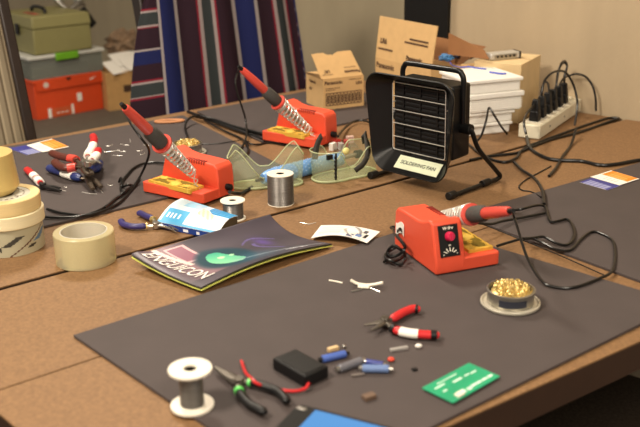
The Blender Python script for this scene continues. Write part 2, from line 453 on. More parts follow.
def iron(label, T, d, s=1.0, cord=None, L=.105):
    t = thing('soldering_iron', label, 'soldering iron', T, 0, 'irons resting in the station holders')
    d = d.normalized()
    def P(a): return T+d*(a*s)
    def seg(lst): return [P(a) for a, _ in lst], [r*s for _, r in lst]
    for nm, lst, m_ in (('barrel', [(.004, .0005), (.012, .0022), (.03, .0024), (.031, .0048), (L, .0048), (L+.001, .0085), (L+.008, .0085)], M_STEEL),
                        ('collar', [(L+.004, .012), (L+.005, .0185), (L+.009, .0185), (L+.010, .012)], M_HRED),
                        ('grip', [(L+.009, .0120), (L+.012, .0136), (L+.03, .0140), (L+.048, .0132), (L+.054, .0105)], M_GRIP),
                        ('handle', [(L+.052, .0086), (L+.056, .0096), (L+.09, .0092), (L+.126, .0074), (L+.130, .0060)], M_HRED),
                        ('strain_relief', [(L+.129, .0046), (L+.142, .0034)], M_BLK)):
        p, r = seg(lst); obj(nm, MB().tube(p, r, 20), m_, t, world=True)
    if cord:
        pts = crom([P(L+.140)]+cord, 8)
        obj('cord', MB().tube(pts, .0024*max(1, s), 8), M_CORD, t, world=True)
    return t

def ang(px0, px1): a, b = W(*px0), W(*px1); return math.atan2(b.y-a.y, b.x-a.x)
def place(corner, rotz, local, s=1.0):     # origin so that local point lands on corner
    R_ = Matrix.Rotation(rotz, 3, 'Z'); q = R_ @ (Vector(local)*s)
    return Vector((corner.x-q.x, corner.y-q.y, Z0))

ZB = .005
# front station (C)
rC = math.radians(21.5)
locC = place(W(436, 276.5, ZB), rC, (-.06, -.0775, 0)); locC.z = Z0+ZB
tC, TC, dC, gC = station('orange soldering station on the large foreground board with its black dial panel showing', locC, rC, 1.0, xT=.012, tip=(443, 217), end=(511, 211), L=.100)
iron('soldering iron pointing right in the foreground station holder', TC, dC, 1.0,
     pxs([(513, 214, .07), (517, 226, .05), (527, 257, .02), (541, 280, .012), (555, 287, .008), (575, 287, .008), (600, 278, .008), (612, 271, .008), (615, 254, .008), (612, 240, .008), (600, 233, .008),
          (591, 232, .008), (581, 239, .008), (570, 250, .008), (555, 249, .01), (541, 242, .012), (527, 238, .014), (510, 242, .010), (497, 246, .008)]), L=.100)
# left station (A)
rA = math.radians(-37.5-90)
sA_ = 1.10
locA = place(W(172, 199, .004), rA, (.0535*.78, -.0025, 0), sA_); locA.z = Z0+ZB
tA, TA, dA, gA = station('orange soldering station at left behind the blue packet', locA, rA, sA_, xT=.022, tip=(192, 173), end=(125, 107.5), wx=.78, wz=.88)
iron('soldering iron with handle raised in the left station holder', TA, dA, sA_,
     pxs([(124, 111, .15), (131, 124, .14), (141, 138, .12), (149, 150, .09), (146, 164, .05), (138, 180, .015), (130, 191, .009), (120, 202, .009), (105, 210, .009), (85, 215, .009), (62, 213, .009), (47, 209, .009)]))
# rear station (B)
rB = math.radians(-38-90)
sB_ = 1.06
locB = place(W(287.5, 145.2, .004), rB, (.0535*.8, -.0025, 0), sB_); locB.z = Z0+ZB
tB, TB, dB_, gB = station('orange soldering station at the rear beside the small battery carton', locB, rB, sB_, xT=.022, tip=(309, 131), end=(242, 69.5), wx=.8)
iron('soldering iron with handle raised in the rear station holder', TB, dB_, sB_,
     pxs([(238, 71, .155), (235.5, 80, .14), (237, 92, .11), (242, 107, .07), (246, 122, .03), (246, 138, .012), (241, 148, .009), (233, 156, .009), (224, 162, .009)]))

# ================================================================ FUME EXTRACTOR
def fume_fan():
    n = Vector((-.707, -.707, 0)); rz = math.radians(-45)
    fl, fr = W(373, 178), W(448, 201)
    c = (fl+fr)/2; loc = Vector((c.x, c.y, Z0)) + Vector((.707, .707, 0))*.065
    t = thing('fume_extractor', 'black bench fume extractor fan with a wire guard and tube handle', 'fan', loc, rz)
    tilt = Matrix.Rotation(math.radians(1.5), 4, 'X')
    zc = .141; x0 = -.006
    def X(c): return tilt @ (Vector(c)-Vector((-x0, 0, zc)))+Vector((0, 0, zc))
    # hood: lofted rounded rectangles, back outer -> front outer -> front inner -> back inner; wider at the top
    loops = [(.156, .162, .012, -.020, 0, 0), (.214, .208, .036, -.060, -.008, .10), (.218, .212, .038, -.065, -.008, .10), (.214, .208, .036, -.067, -.008, .10), (.208, .202, .034, -.063, -.008, .10), (.146, .152, .008, -.026, 0, 0)]
    mb = MB(); V = []; F = []; k = None
    for (w_, h_, r, y, dz, fl_) in loops:
        P = rrect(w_, h_, r, 6); k = len(P); V += [(p[0]*(1+fl_*p[1]/.1), y, zc+dz+p[1]) for p in P]
    for i in range(len(loops)-1):
        for j in range(k): F.append((i*k+j, i*k+(j+1) % k, (i+1)*k+(j+1) % k, (i+1)*k+j))
    mb.add(V, F); mb.xf(X); obj('hood', mb, M_BLKM, t, angle=50)
    mb = MB().box((0, .013, zc), (.156, .062, .156)); mb.xf(X); obj('body', mb, M_BLKM, t, bevel=.006, seg=3)
    mb = MB().box((0, -.0195, zc), (.146, .004, .152)); mb.xf(X); obj('filter', mb, M_FILT, t)
    mb = MB()
    for i in range(15): mb.box((0, -.0235, zc-.066+i*.0094), (.132, .003, .0028))
    for i in range(3): mb.box((-.045+i*.045, -.0245, zc), (.0026, .003, .14))
    mb.xf(X); obj('louvre', mb, M_BLK, t)
    mb = MB(); gw, gh, y = .140, .146, -.031
    mb.tube([(p[0], y, zc+p[1]) for p in rrect(gw, gh, .006, 4)], .0010, 6, closed=True)
    for i in range(1, 5): mb.tube([(-gw/2, y, zc-gh/2+i*gh/5), (gw/2, y, zc-gh/2+i*gh/5)], .0009, 6)
    for sx in (-1, 1): mb.tube([(sx*gw/2, y, zc+.03), (sx*gw/2, -.020, zc+.03)], .0012, 6)
    mb.xf(X); g = obj('wire_guard', mb, M_WIRE, t)
    mb = MB(); hx = .080; hz = zc+.105; hy = .014
    mb.tube(crom([(-hx, hy, zc-.012), (-hx, hy, zc+.06), (-hx, hy, hz-.018), (-hx+.005, hy, hz-.006), (-hx+.017, hy, hz), (0, hy, hz), (hx-.017, hy, hz), (hx-.005, hy, hz-.006), (hx, hy, hz-.018), (hx, hy, zc+.06), (hx, hy, zc-.012)], 6), .0058, 12)
    mb.xf(X); obj('handle', mb, M_BLKM, t)
    for s_ in (-1, 1):
        x = s_*.096
        lg = MB().tube(crom([(s_*.080+x0, .014, zc-.012), (x, .014, zc-.014), (x+s_*.006, .034, zc-.055), (x+s_*.010, .092, .03), (x+s_*.011, .110, .012), (x+s_*.010, .102, .0062), (x+s_*.010, .07, .0062), (x+s_*.010, -.062, .0062)], 8), .005, 10)
        leg = obj('stand_leg', lg, M_BLKM, t)
        ft = MB().tube([(x+s_*.010, -.070, .0085), (x+s_*.010, -.048, .0085)], .0082, 14)
        obj('rubber_foot', ft, M_BLK, leg, bevel=.001)
        ft = MB().tube([(x+s_*.010, .045, .0078), (x+s_*.010, .072, .0078)], .0075, 14)
        obj('rubber_foot', ft, M_BLK, leg, bevel=.001)
        kb = MB().tube([(s_*.076, .014, zc-.012), (s_*.102, .014, zc-.012)], .011, 16); kb.xf(X)
        obj('pivot_knob', kb, M_BLK, t, bevel=.001)
    # dust marks on the hood edge: clip screws
    mb = MB()
    for x in (-.03, .04): mb.box((x, -.029, zc+.076), (.012, .004, .004)); mb.box((x, -.029, zc-.076), (.016, .006, .005))
    mb.xf(X); obj('guard_clip', mb, M_BLK, t)
    # label on the lower inner lip
    p0 = Vector((.0, -.063, zc-.109)); p1 = Vector((.0, -.026, zc-.076)); up = (p1-p0).normalized()
    Fm = face_frame(p0.lerp(p1, .46)+Vector((.012, -.0005, .0014)), (1, 0, 0), up)
    mb = MB().box((0, 0, 0), (.114, .032, .0008)); mb.xf(lambda c: X(Fm @ c)); lb = obj('name_label', mb, mat('label_cream', '#D9E0C4', .5), t)
    mb = MB().text('SOLDERING FAN', .0122, Fm @ Matrix.Translation((0, 0, .0008)), .0002, bold=.0001); mb.xf(X); obj('lettering', mb, M_BLKM, lb)
    return t
fume_fan()

# ================================================================ SPOOLS
def spool(label, c, R_, Hh, core, flange=.0025, white_top=True, tilt=0):
    t = thing('solder_spool', label, 'solder spool', c, 0, 'spools of solder wire')
    for z, nm in ((0, 'flange'), (Hh-flange, 'flange')):
        ho = R_*.30
        obj(nm, MB().lathe([(ho, z), (R_, z), (R_*1.0, z+flange), (ho, z+flange)], 40), M_WHITE if white_top or z > 0 else M_BLK, t, bevel=.0006)
    obj('core', MB().lathe([(R_*.30, flange), (R_*.34, flange), (R_*.34, Hh-flange), (R_*.30, Hh-flange)], 30), M_BLK, t)
    prof = [(R_*.35, flange+.0003)]
    n = 26
    for i in range(n*4+1):
        z = flange+.0003+(Hh-2*flange-.0006)*i/(n*4); prof.append((core*(1+.012*math.sin(i*math.pi/2)), z))
    prof.append((R_*.35, Hh-flange-.0003))
    wd = obj('solder_winding', MB().lathe(prof, 40), M_SOLDER, t)
    return t
c = W(281, 203.5); spool('full grey solder spool standing upright in front of the clear goggles', (c.x, c.y, Z0), .0268, .064, .0262, .002)
c = W(233.5, 218.5); spool('half used solder spool with white rim standing behind the blue packet', (c.x, c.y, Z0), .0240, .038, .0195)
c = W(192.5, 406, ZB); spool('nearly empty white solder spool on the front left of the foreground board', (c.x, c.y, Z0+ZB), .0265, .0525, .0145, .0035)

# ================================================================ BRASS WOOL TINS
def wool_tin(label, c, s=1.0):
    t = thing('brass_wool_tin', label, 'tip cleaner', c, 0, 'brass wool tip cleaners')
    obj('tray', MB().lathe([(0, .0), (.0420*s, 0), (.0445*s, .003*s), (.0445*s, .006*s), (.0425*s, .0062*s), (.040*s, .004*s), (0, .004*s)], 48, closed=False), mat('tray_ivory', '#C9C3B2', .35, .3), t, bevel=.0005)
    obj('tin', MB().lathe([(.0345*s, .0045*s), (.0350*s, .006*s), (.0345*s, .022*s), (.0362*s, .0235*s), (.0362*s, .0258*s), (.0335*s, .0265*s), (.0320*s, .022*s), (.0320*s, .0045*s)], 48), M_TIN, t)
    lb = MB().grid(lambda u, v: (.0354*s*math.cos(math.radians(-130+u*70)), .0354*s*math.sin(math.radians(-130+u*70)), (.0085+v*.011)*s), 14, 2, 0); obj('dark_label', lb, mat('slate_print', '#2B2E3A', .5), t)
    rnd = random.Random(5); wl = MB()
    for i in range(70):
        a = rnd.uniform(0, 6.28); q = math.sqrt(rnd.random())*.027*s; cx, cy = q*math.cos(a), q*math.sin(a); r = rnd.uniform(.003, .0065)*s
        zc_ = (.0235+.006*(1-(q/(.03*s))**2))*s
        ax = Vector((rnd.uniform(-1, 1), rnd.uniform(-1, 1), rnd.uniform(-.6, .6))).normalized(); a1 = ax.orthogonal().normalized(); a2 = ax.cross(a1)
        wl.tube([Vector((cx, cy, zc_))+a1*math.cos(k*.6)*r+a2*math.sin(k*.6)*r*.8+ax*(k-5)*.0006*s for k in range(12)], .0011*s, 5, flat=.5)
    wl.ball((0, 0, .021*s), .030*s, (1, 1, .16))
    w_ = obj('wool', wl, M_BRASS, t); w_['kind'] = 'stuff'
    return t
c = W(511, 288.5, ZB+.026); wool_tin('brass wool tip cleaner tin on the foreground board by the long cord', (c.x, c.y, Z0+ZB))
c = W(187, 143, ZB+.026); wool_tin('brass wool tip cleaner tin behind the left soldering station', (c.x, c.y, Z0+ZB), 1.0)

# ================================================================ TAPE ROLLS
def ringprof(ri, ro, h, b=.0015): return [(ri, 0), (ro-b, 0), (ro, b), (ro, h-b), (ro-b, h), (ri, h)]
c = W(86.5, 260.5)
t = thing('tape_roll', 'roll of clear packing tape standing alone on the bare table', 'tape', (c.x, c.y, Z0), 0)
obj('tape', MB().lathe(ringprof(.0400, .0510, .055), 64), M_CLTAPE, t)
obj('core', MB().lathe(ringprof(.0378, .0400, .0552, .0003), 64), clear_mat('clear_core', '#F4F4F0', '#ECEAE2', .5, .3), t)
c = W(11, 246); SX, SY = c.x, c.y
t = thing('tape_roll', 'wide roll of printed packing tape at the bottom of the tape stack', 'tape', (SX, SY, Z0), 0, 'stacked tape rolls')
def wraptape(cc, n):
    a = math.atan2(cc.y, cc.x); u = a*.0595; v = cc.z-.025
    if n.z > .7: return (.62, .60, .52)
    # dark diagonal band, blue block and checker marks
    k = v-(u+.085)*.55
    if abs(((u+.2) % .11)-.055-v*1.7) < .0022: return (.33, .14, .10)
    p = ((u+.2) % .11)-.055
    if .010 < p-v*1.7 < .026 and -.004 < v < .012: return (.34, .46, .58)
    if .012 < p-v*1.7 < .026 and -.013 < v < -.008: return (.22, .20, .18)
    if -.045 < p-v*1.7 < -.030 and abs(v-.002) < .008: return (.25, .24, .22)
    if .040 < p+v < .050 and abs(v+.012) < .006: return (.25, .24, .22)
    return (.70, .68, .58)
mb = MB()
NV, NH = 180, 26
V = []; F = []
for j in range(NH+1):
    for i in range(NV):
        a = 2*math.pi*i/NV; V.append((.0595*math.cos(a), .0595*math.sin(a), .0005+.048*j/NH))
for j in range(NH):
    for i in range(NV): F.append((j*NV+i, j*NV+(i+1) % NV, (j+1)*NV+(i+1) % NV, (j+1)*NV+i))
mb.add(V, F); obj('printed_tape', mb, M_VC, t, paint=wraptape)
obj('tape', MB().lathe(ringprof(.039, .0590, .049), 64), mat('tape_side', '#8E8566', .5), t)
t = thing('tape_roll', 'pale masking tape roll in the middle of the tape stack', 'tape', (SX+.002, SY, Z0+.0492), 0, 'stacked tape rolls')
obj('tape', MB().lathe(ringprof(.040, .0625, .024), 64), M_MASKL, t); obj('core', MB().lathe(ringprof(.0380, .0400, .0238, .0003), 48), M_CARD, t)
t = thing('tape_roll', 'yellowish masking tape roll with grey disc, second from top of the tape stack', 'tape', (SX+.000, SY-.001, Z0+.0734), 0, 'stacked tape rolls')
obj('tape', MB().lathe(ringprof(.045, .0610, .026), 64), M_MASK, t); obj('paper_disc', MB().lathe([(.016, .0235), (.0449, .0235), (.0449, .025), (.016, .025)], 64), mat('disc_grey', '#B9B6A8', .5), t)
mk = MB()
for k in range(22):
    a = 2*math.pi*k/22; mk.box((.034*math.cos(a), .034*math.sin(a), .0252), (.003, .005, .0004), Matrix.Rotation(a, 3, 'Z'))
mk.box((.026, -.012, .0252), (.007, .005, .0004)); obj('disc_print', mk, M_SEAM, t)
o_ = W(-26, 194, .10)
t = thing('tape_roll', 'amber tape roll at the left picture edge on top of the tape stack', 'tape', (SX-.030, SY+.012, Z0+.1000), 0, 'stacked tape rolls')
mb = MB().lathe([(.022, 0), (.046, 0), (.0530, .010), (.0470, .070), (.022, .070)], 64); obj('tape', mb, M_AMBER, t)
obj('core', MB().lathe(ringprof(.0200, .0220, .0702, .0003), 48), M_CARD, t)

# ================================================================ PLIERS
def hand_tool(name, label, cat, pivot, jaws, handles, hmat, r=.0068, bands=(), jr=(.006, .0018), z=.008, group=None, endcaps=None, jawmat=None, zoff=0, tips=None):
    """pivot px; jaws/handles = lists of px polylines; bands = (handle index, from, to, material)"""
    pv = W(pivot[0], pivot[1], z); t = thing(name, label, cat, (pv.x, pv.y, Z0+z-.008+zoff), 0, group)
    up = Vector((0, 0, zoff))
    for jw in jaws:
        P = crom([pv]+pxs(jw, z), 6); n = len(P)
        obj('jaw', MB().tube([p+up for p in P], [jr[0]+(jr[1]-jr[0])*(i/(n-1)) for i in range(n)], 8, flat=.75), jawmat or M_STEEL, t, world=True, bevel=.0004)
    rv = MB().cyl(pv+up-Vector((0, 0, .0055)), pv+up+Vector((0, 0, .0062)), .0072, .0068, 18); obj('rivet', rv, jawmat or M_STEEL, t, world=True, bevel=.0006)
    for hi, hd in enumerate(handles):
        P = crom([pv]+pxs(hd, z), 8); n = len(P); k = max(2, int(n*.22))
        obj('tang', MB().tube([p+up for p in P[:k+2]], [.0042]*(k+2), 8, flat=.7), jawmat or M_STEEL, t, world=True)
        Q = [p+up for p in P[k:]]; m_ = len(Q); e = Q[-1]+(Q[-1]-Q[-2]).normalized()*r*.5
        rr = [r*(.62+.38*min(1, i/3))*(1 if i < m_-1 else .95) for i in range(m_)]
        hm = hmat[hi] if isinstance(hmat, (list, tuple)) else hmat
        grip = obj('grip', MB().tube(Q+[e], rr+[r*.55], 12, flat=.85), hm, t, world=True)
        for (bi, f0, f1, bm_) in bands:
            if bi != hi: continue
            i0, i1 = int(f0*(m_-1)), max(int(f0*(m_-1))+1, int(f1*(m_-1)))
            obj('tape_band', MB().tube(Q[i0:i1+1], [r*1.09]*(i1-i0+1), 12, flat=.87), bm_, grip, world=True)
    return t
# black handled long nose pliers in front
hand_tool('long_nose_pliers', 'black handled long nose pliers with green bands beside the white spool', 'pliers', (239, 382), [[(229, 375), (215, 367)], [(228, 377), (215.5, 368)]],
          [[(250, 382), (264, 386), (277, 391), (287, 401)], [(239, 391), (247, 402), (257, 408), (264, 412)]], M_BLK, .0060, [(0, .0, .10, M_GRN), (1, .0, .10, M_GRN)], (.0085, .0024), .0135, jawmat=mat('grey_steel', '#6E6860', .35, .8))
# red wire strippers at centre
hand_tool('wire_stripper', 'red handled wire stripper with white tape band lying alone in centre', 'wire stripper', (385, 321), [[(376, 323), (364, 325)], [(378, 327), (371, 330)]],
          [[(392, 319), (402, 313), (412, 309), (418, 309)], [(394, 329), (408, 333), (424, 334.5), (437, 335)]], [M_REDG, M_REDG], .0070, [(1, .22, .58, M_PAPER), (1, .86, 1, M_BLK), (0, .90, 1, M_BLK), (1, .0, .10, M_BLK)], (.006, .0016), .0135, jawmat=_mats['grey_steel'])
# purple handled pliers
hand_tool('needle_nose_pliers', 'indigo handled needle nose pliers lying left of the blue packet', 'pliers', (156, 225), [[(166, 227), (176, 231.5)], [(166, 224.5), (178, 230)]],
          [[(146, 226), (134, 226.5), (124, 224.5), (121, 221)], [(153, 219), (146, 216), (141, 213.5), (139, 213)]], M_PURP, .0068, [(0, 0, .07, M_BRASS), (1, 0, .07, M_BRASS)], (.005, .0012), .0085)
# heap at left
hand_tool('diagonal_cutter', 'blue handled side cutter with white tape band at the front of the heap', 'cutter', (88, 178), [[(90, 184), (93, 189)], [(96, 182), (101, 187)]],
          [[(80, 178), (70, 175), (58, 171), (49.5, 168)], [(92, 170), (97, 168), (99, 163)]], M_BLUE, .0104, [(0, .26, .52, M_PAPER)], (.0085, .005), .016, 'pliers heaped on the left board', jawmat=mat('worn_steel', '#5E5348', .4, .8))
hand_tool('combination_pliers', 'brown and red handled pliers lying across the heap', 'pliers', (84, 169, ), [[(86, 173), (89, 175)], [(90, 171), (92, 174)]],
          [[(76, 160), (68, 158), (59, 156), (52, 153)], [(76, 167), (66, 168), (58, 165), (55, 162)]], mat('brown_rubber', '#5A2A22', .4), .0098, [(0, .05, .32, M_HRED), (1, .05, .32, M_HRED)], (.0085, .005), .034, 'pliers heaped on the left board', jawmat=_mats['worn_steel'])
hand_tool('wire_cutter', 'red handled cutter with white tape band standing up at the back of the heap', 'cutter', (88, 164), [[(96, 161), (101, 163.5)], [(84, 160), (82, 162)]],
          [[(88, 155), (92, 148), (94, 140), (93, 136)], [(94, 158), (97, 154), (98, 150)]], M_REDG, .0092, [(0, .02, .5, M_PAPER), (1, .02, .5, M_PAPER)], (.007, .0025), .050, 'pliers heaped on the left board')
hand_tool('wire_stripper', 'red and white taped tool near the tape stack, half hidden', 'wire stripper', (43, 186), [[(52, 188.5), (61, 190.5)], [(52, 186.5), (60, 188)]],
          [[(39, 181), (33, 175), (27, 169.5)]], M_REDG, .0085, [(0, .10, .62, M_PAPER), (0, .28, .40, M_REDG)], (.0055, .003), .013, jawmat=mat('dark_steel', '#3A3838', .35, .8))

# ================================================================ SAFETY GOGGLES (lying on their lens, face opening up)
def goggles(label, c, rz, L, Wd, hfun, strap, vents=False):
    t = thing('safety_goggles', label, 'goggles', (c.x, c.y, Z0), rz, 'clear safety goggles')
    n = 96; NH = 10
    def out(k, f):
        a = 2*math.pi*k/n; e = 2.6
        ca, sa = math.cos(a), math.sin(a)
        x = L/2*math.copysign(abs(ca)**(2/e), ca); y = Wd/2*math.copysign(abs(sa)**(2/e), sa)
        if y < 0: y += .012*math.exp(-(x/.018)**2)*(0.3+f)
        g = 1+.06*f
        return Vector((x*g, y*g, 0)), a
    V = []; F = []
    for j in range(NH+1):
        f = j/NH
        for k in range(n):
            p, a = out(k, f); V.append(p+Vector((0, 0, .002+f*(hfun(p.x/(L/2), p.y/(Wd/2))-.002))))
    for j in range(NH):
        for k in range(n): F.append((j*n+k, j*n+(k+1) % n, (j+1)*n+(k+1) % n, (j+1)*n+k))
    obj('frame', MB().add(V, F), M_GLASS, t)
    rim = MB().tube([V[NH*n+k] for k in range(n)], .0013, 6, closed=True); obj('rim', rim, M_GLRIM, t)
    lens = MB().prism([(out(k, 0)[0].x*1.01, out(k, 0)[0].y*1.01) for k in range(n)], .0004, .0035)
    obj('lens', lens, M_GLASS, t)
    obj('lens_rim', MB().tube([out(k, 0)[0]*1.01+Vector((0, 0, .004)) for k in range(n)], .0022, 6, closed=True), M_GLRIM, t)
    for s_ in strap:
        pts = crom([Vector(p) for p in s_], 8); mb = MB(); V = []; F = []
        for i, p in enumerate(pts):
            tt = (pts[min(i+1, len(pts)-1)]-pts[max(i-1, 0)]).normalized(); sd = tt.cross(Vector((0, 1, .25))).normalized()
            for q in (-.0075, .0075): V.append(p+sd*q)
        for i in range(len(pts)-1): F.append((2*i, 2*i+1, 2*i+3, 2*i+2))
        mb.add(V, F); so = obj('strap', mb, mat('grey_elastic', '#3E3C38', .9, bump=.3, scale=200), t)
        sm = so.modifiers.new('thick', 'SOLIDIFY'); sm.thickness = .0016
    if vents:
        mb = MB()
        for i in range(6):
            mb.ball((vents[0], vents[1], .014+i*.0088), .0038, (1, .6, 1), 10, 6)
        mb.tube([(vents[0], vents[1], .008), (vents[0]+.001, vents[1], .066)], .0022, 8)
        mb.box((vents[0]-.014, vents[1]+.002, .060), (.013, .006, .010))
        obj('vent_strip', mb, M_BLK, t)
        obj('strap_button', MB().ball((vents[0]+.030, vents[1]+.004, .066), .0085, (1, .7, .9)), mat('pale_yellow_plastic', '#D9CF86', .4), t)
    return t
def h1(x, y):
    ax = abs(x); lo = .022 if y < 0 else .034
    k = max(0, min(1, (ax-.12)/.72)); k = k*k*(3-2*k)*.5+k*.5
    return lo+(.088-lo)*k - (.016*max(0, (ax-.86)/.14))
ga, gb = W(231, 192), W(306, 187)
c = (ga+gb)/2; r1 = math.atan2(gb.y-ga.y, gb.x-ga.x)
goggles('clear green tinted goggles lying lens down behind the full solder spool', c+Vector((-.006, .030, 0)), r1, (gb-ga).length*.96, .062, h1, [])
def h2(x, y):
    ax = abs(x); lo = .026
    k = max(0, min(1, (ax-.05)/.45)); k = k*k*(3-2*k)
    return lo+(.068-lo)*k
ga, gb = W(315, 186), W(377, 173)
c = (ga+gb)/2; r2 = math.atan2(gb.y-ga.y, gb.x-ga.x)
goggles('clear green tinted goggles with dark strap beside the left foot of the fan', c+Vector((-.004, .026, 0)), r2, (gb-ga).length*.95, .072, h2,
        [[(.004, -.034, .020), (.022, -.040, .034), (.036, -.037, .055), (.042, -.024, .078), (.05, -.004, .088), (.062, .014, .082), (.072, .022, .060)], [(-.066, .018, .045), (-.060, .020, .070), (-.048, .024, .088), (-.042, .026, .092)]], vents=(-.046, -.034))

# ================================================================ DESOLDERING PUMP + SCRAPS
pa, pb = W(259, 180, .0185), W(392, 145, .0185); d = (pb-pa); Lp = min(.30, d.length); d.normalize()
t = thing('desoldering_pump', 'light blue desoldering pump with black tip behind the two goggles', 'desoldering pump', (pa.x, pa.y, Z0), 0)
def PP(a): return pa+d*a
obj('nozzle', MB().tube([PP(-.008), PP(.012), PP(.016)], [.0030, .0045, .009], 14), M_BLK, t, world=True)
obj('barrel', MB().tube([PP(.010), PP(.020), PP(.03), PP(.10), PP(.20), PP(.235)], [.0110, .0150, .0172, .0180, .0172, .016], 24), M_LBLUE, t, world=True)
mb = MB()
for i in range(14):
    for k in range(7):
        a = math.pi*(k+.5*(i % 2))/7; sd = d.cross(Vector((0, 0, 1))).normalized()
        mb.ball(PP(.045+i*.009)+sd*math.cos(a)*.0176+Vector((0, 0, 1))*math.sin(a)*.0176, .0019, u=6, v=4)
o = obj('grip_dots', mb, mat('pale_blue_plastic', '#9CBCE8', .4), t, world=True); o['kind'] = 'stuff'
obj('plunger', MB().tube([PP(.235), PP(.285)], [.005, .005], 12), M_STEEL, t, world=True)
obj('plunger_cap', MB().tube([PP(.285), PP(.300)], [.010, .009], 16), M_BLK, t, world=True)
cols = [('white clipped part lying between the rear station and the goggles', 'part_white', '#E6E2DA', (333, 150)), ('red clipped part lying between the rear station and the goggles', 'part_red', '#B8362E', (337, 146.5)),
        ('grey metal part lying between the rear station and the goggles', 'part_grey', '#A49F9A', (341, 150)), ('pinkish clear part lying right of the rear station', 'part_pink', '#D8B8AC', (350, 143)),
        ('second red clipped part lying nearer the fan', 'part_crimson', '#A93A3A', (346, 147))]
for lb, mn, cc_, px in cols:
    p = W(px[0], px[1]); t = thing('electronic_part', lb, 'electronic part', (p.x, p.y, Z0), random.uniform(0, 3), 'loose parts behind the goggles')
    obj('body', MB().box((0, 0, .009), (.020, .012, .018), taper=.9), mat(mn, cc_, .4), t, bevel=.001)
    for k in (-1, 1): obj('lead', MB().tube([(k*.006, -.006, .004), (k*.008, -.018, .003), (k*.009, -.030, .0012)], .0008, 5), M_STEEL, t)

# ================================================================ PAPER GOODS
def surf(name, label, cat, fn, nu, nv, paint, thick, material=None, group=None):
    mb = MB().grid(fn, nu, nv, thick)
    return mb
def bil(P, u, v):
    return (P[0]*(1-u)+P[1]*u)*(1-v)+(P[3]*(1-u)+P[2]*u)*v
def printed(name, label, cat, P, art, nu=60, nv=40, th=.0006, zf=None, z=.0012, group=None, material=None):
    """a sheet with corners P (u along P0-P1, v along P0-P3); art(u,v) is its print"""
    o = sum(P, Vector())/4; fz = zf or (lambda u, v: 0)
    def fn(u, v):
        q = bil(P, u, v); return (q.x-o.x, q.y-o.y, z+fz(u, v))
    mb = MB().grid(fn, nu, nv, th); bm = mb.bm
    bmesh.ops.recalc_face_normals(bm, faces=bm.faces[:])
    # invert the bilinear map numerically on a per-face basis through an ordered lookup
    me_cols = []
    nf = nu*nv
    bm.faces.ensure_lookup_table()
    for i, f in enumerate(bm.faces):
        if i < nf: me_cols.append(lin(art((i % nu+.5)/nu, (i//nu+.5)/nv)))
        else: me_cols.append(lin((.80, .78, .74)))
    me = bpy.data.meshes.new(name); bm.to_mesh(me); bm.free()
    ca = me.color_attributes.new('Col', 'FLOAT_COLOR', 'CORNER')
    for p in me.polygons:
        for li in p.loop_indices: ca.data[li].color = me_cols[p.index]
    me.materials.append(material or M_VC); ob = bpy.data.objects.new(name, me); COL.objects.link(ob); ob.location = (o.x, o.y, Z0)
    for p in me.polygons: p.use_smooth = True
    me.set_sharp_from_angle(angle=math.radians(35))
    if label: tag(ob, label, cat, group)
    return ob
def hx(s): s = s.lstrip('#'); return tuple(int(s[i:i+2], 16)/255 for i in (0, 2, 4))
def mixc(a, b, k): return tuple(x*(1-k)+y*k for x, y in zip(a, b))

def card_art(u, v):          # orange and white card
    if abs(v-.5) > .46 or u < .03: return hx('#F2EEE6')
    if u > .46:
        return mixc(hx('#F08A28'), hx('#F7C178'), .8 if (int(u*22) % 3 == 0 and .2 < v < .8) else 0)
    return mixc(hx('#F4F1EA'), hx('#C9C4C0'), .8 if (int(v*16) % 2 == 0 and .12 < u < .36 and .2 < v < .75) else 0)
def blue_art(u, v):
    base = hx('#3B3D88')
    if u < .5 and .1 < v < .9: return mixc(base, hx('#B9BEDD'), .75 if int(v*14) % 2 == 0 else .5)
    return base
def card(label, P, art, z): return printed('printed_card', label, 'card', [W(*p) for p in P], art, 40, 30, .0005, z=z, group='printed cards on the boards')
card('blue half hidden card under the orange card on the left board', [(27, 157.5), (8, 150.5), (27, 147.5), (43, 154)], blue_art, .0062)
card('orange and white card on the left board behind the heap of pliers', [(43, 155), (27, 148), (52, 141.5), (69.5, 149.5)], lambda u, v: card_art(v, u), .0072)
card('blue card half hidden under the orange card on the right board', [(607, 193), (579.5, 185), (596, 179), (622, 188)], lambda u, v: blue_art(v, u), .0062)
card('orange and white card on the right board at the picture edge', [(619, 188.5), (590, 180), (611, 173.5), (639, 182)], lambda u, v: card_art(v, u), .0072)

# blue packet
def packet_art(u, v):
    W_ = hx('#DDEBF2'); L_ = hx('#58B0E2'); B_c = hx('#1F78C0')
    c = W_
    s_ = u*.9+v*.5
    if v > .62: c = mixc(W_, L_, .5 if .2 < u < .5 else .15)
    if .50 < u < .78 and .15+.6*(1-u) < v < .5+.5*(1-u): c = hx('#EFE3CF') if int((u*3+v)*9) % 2 else hx('#E3C8A8')
    if u > .60 and v > .55 and u+v*.6 > 1.05: c = L_ if int(v*20) % 2 else B_c
    if u < .40 and v < .45: c = L_ if v > .12 else hx('#57AEDD')
    if .08 < u < .33 and .16 < v < .30 and int(u*34) % 2: c = hx('#F5F8FA')
    if u < .05: c = hx('#D6E9F4')
    if v < .06: c = hx('#5FA8D6')
    if .36 < u < .56 and .62 < v < .9 and int((u-v)*26) % 3 == 0: c = hx('#C9C6D6')
    return c
P = [W(157, 222, .012), W(218, 234, .012), W(238, 217, .020), W(182, 199, .020)]
pk = printed('packet', 'glossy blue and white packet lying on the bare table behind the magazine', 'packet', [flat(p) for p in P], packet_art, 70, 50, .0012,
             zf=lambda u, v: .010+.010*math.sin(math.pi*min(1, v*.9+.1))*(1-.3*u)+.012*v+.004*u*math.sin(3.1*v), z=0)
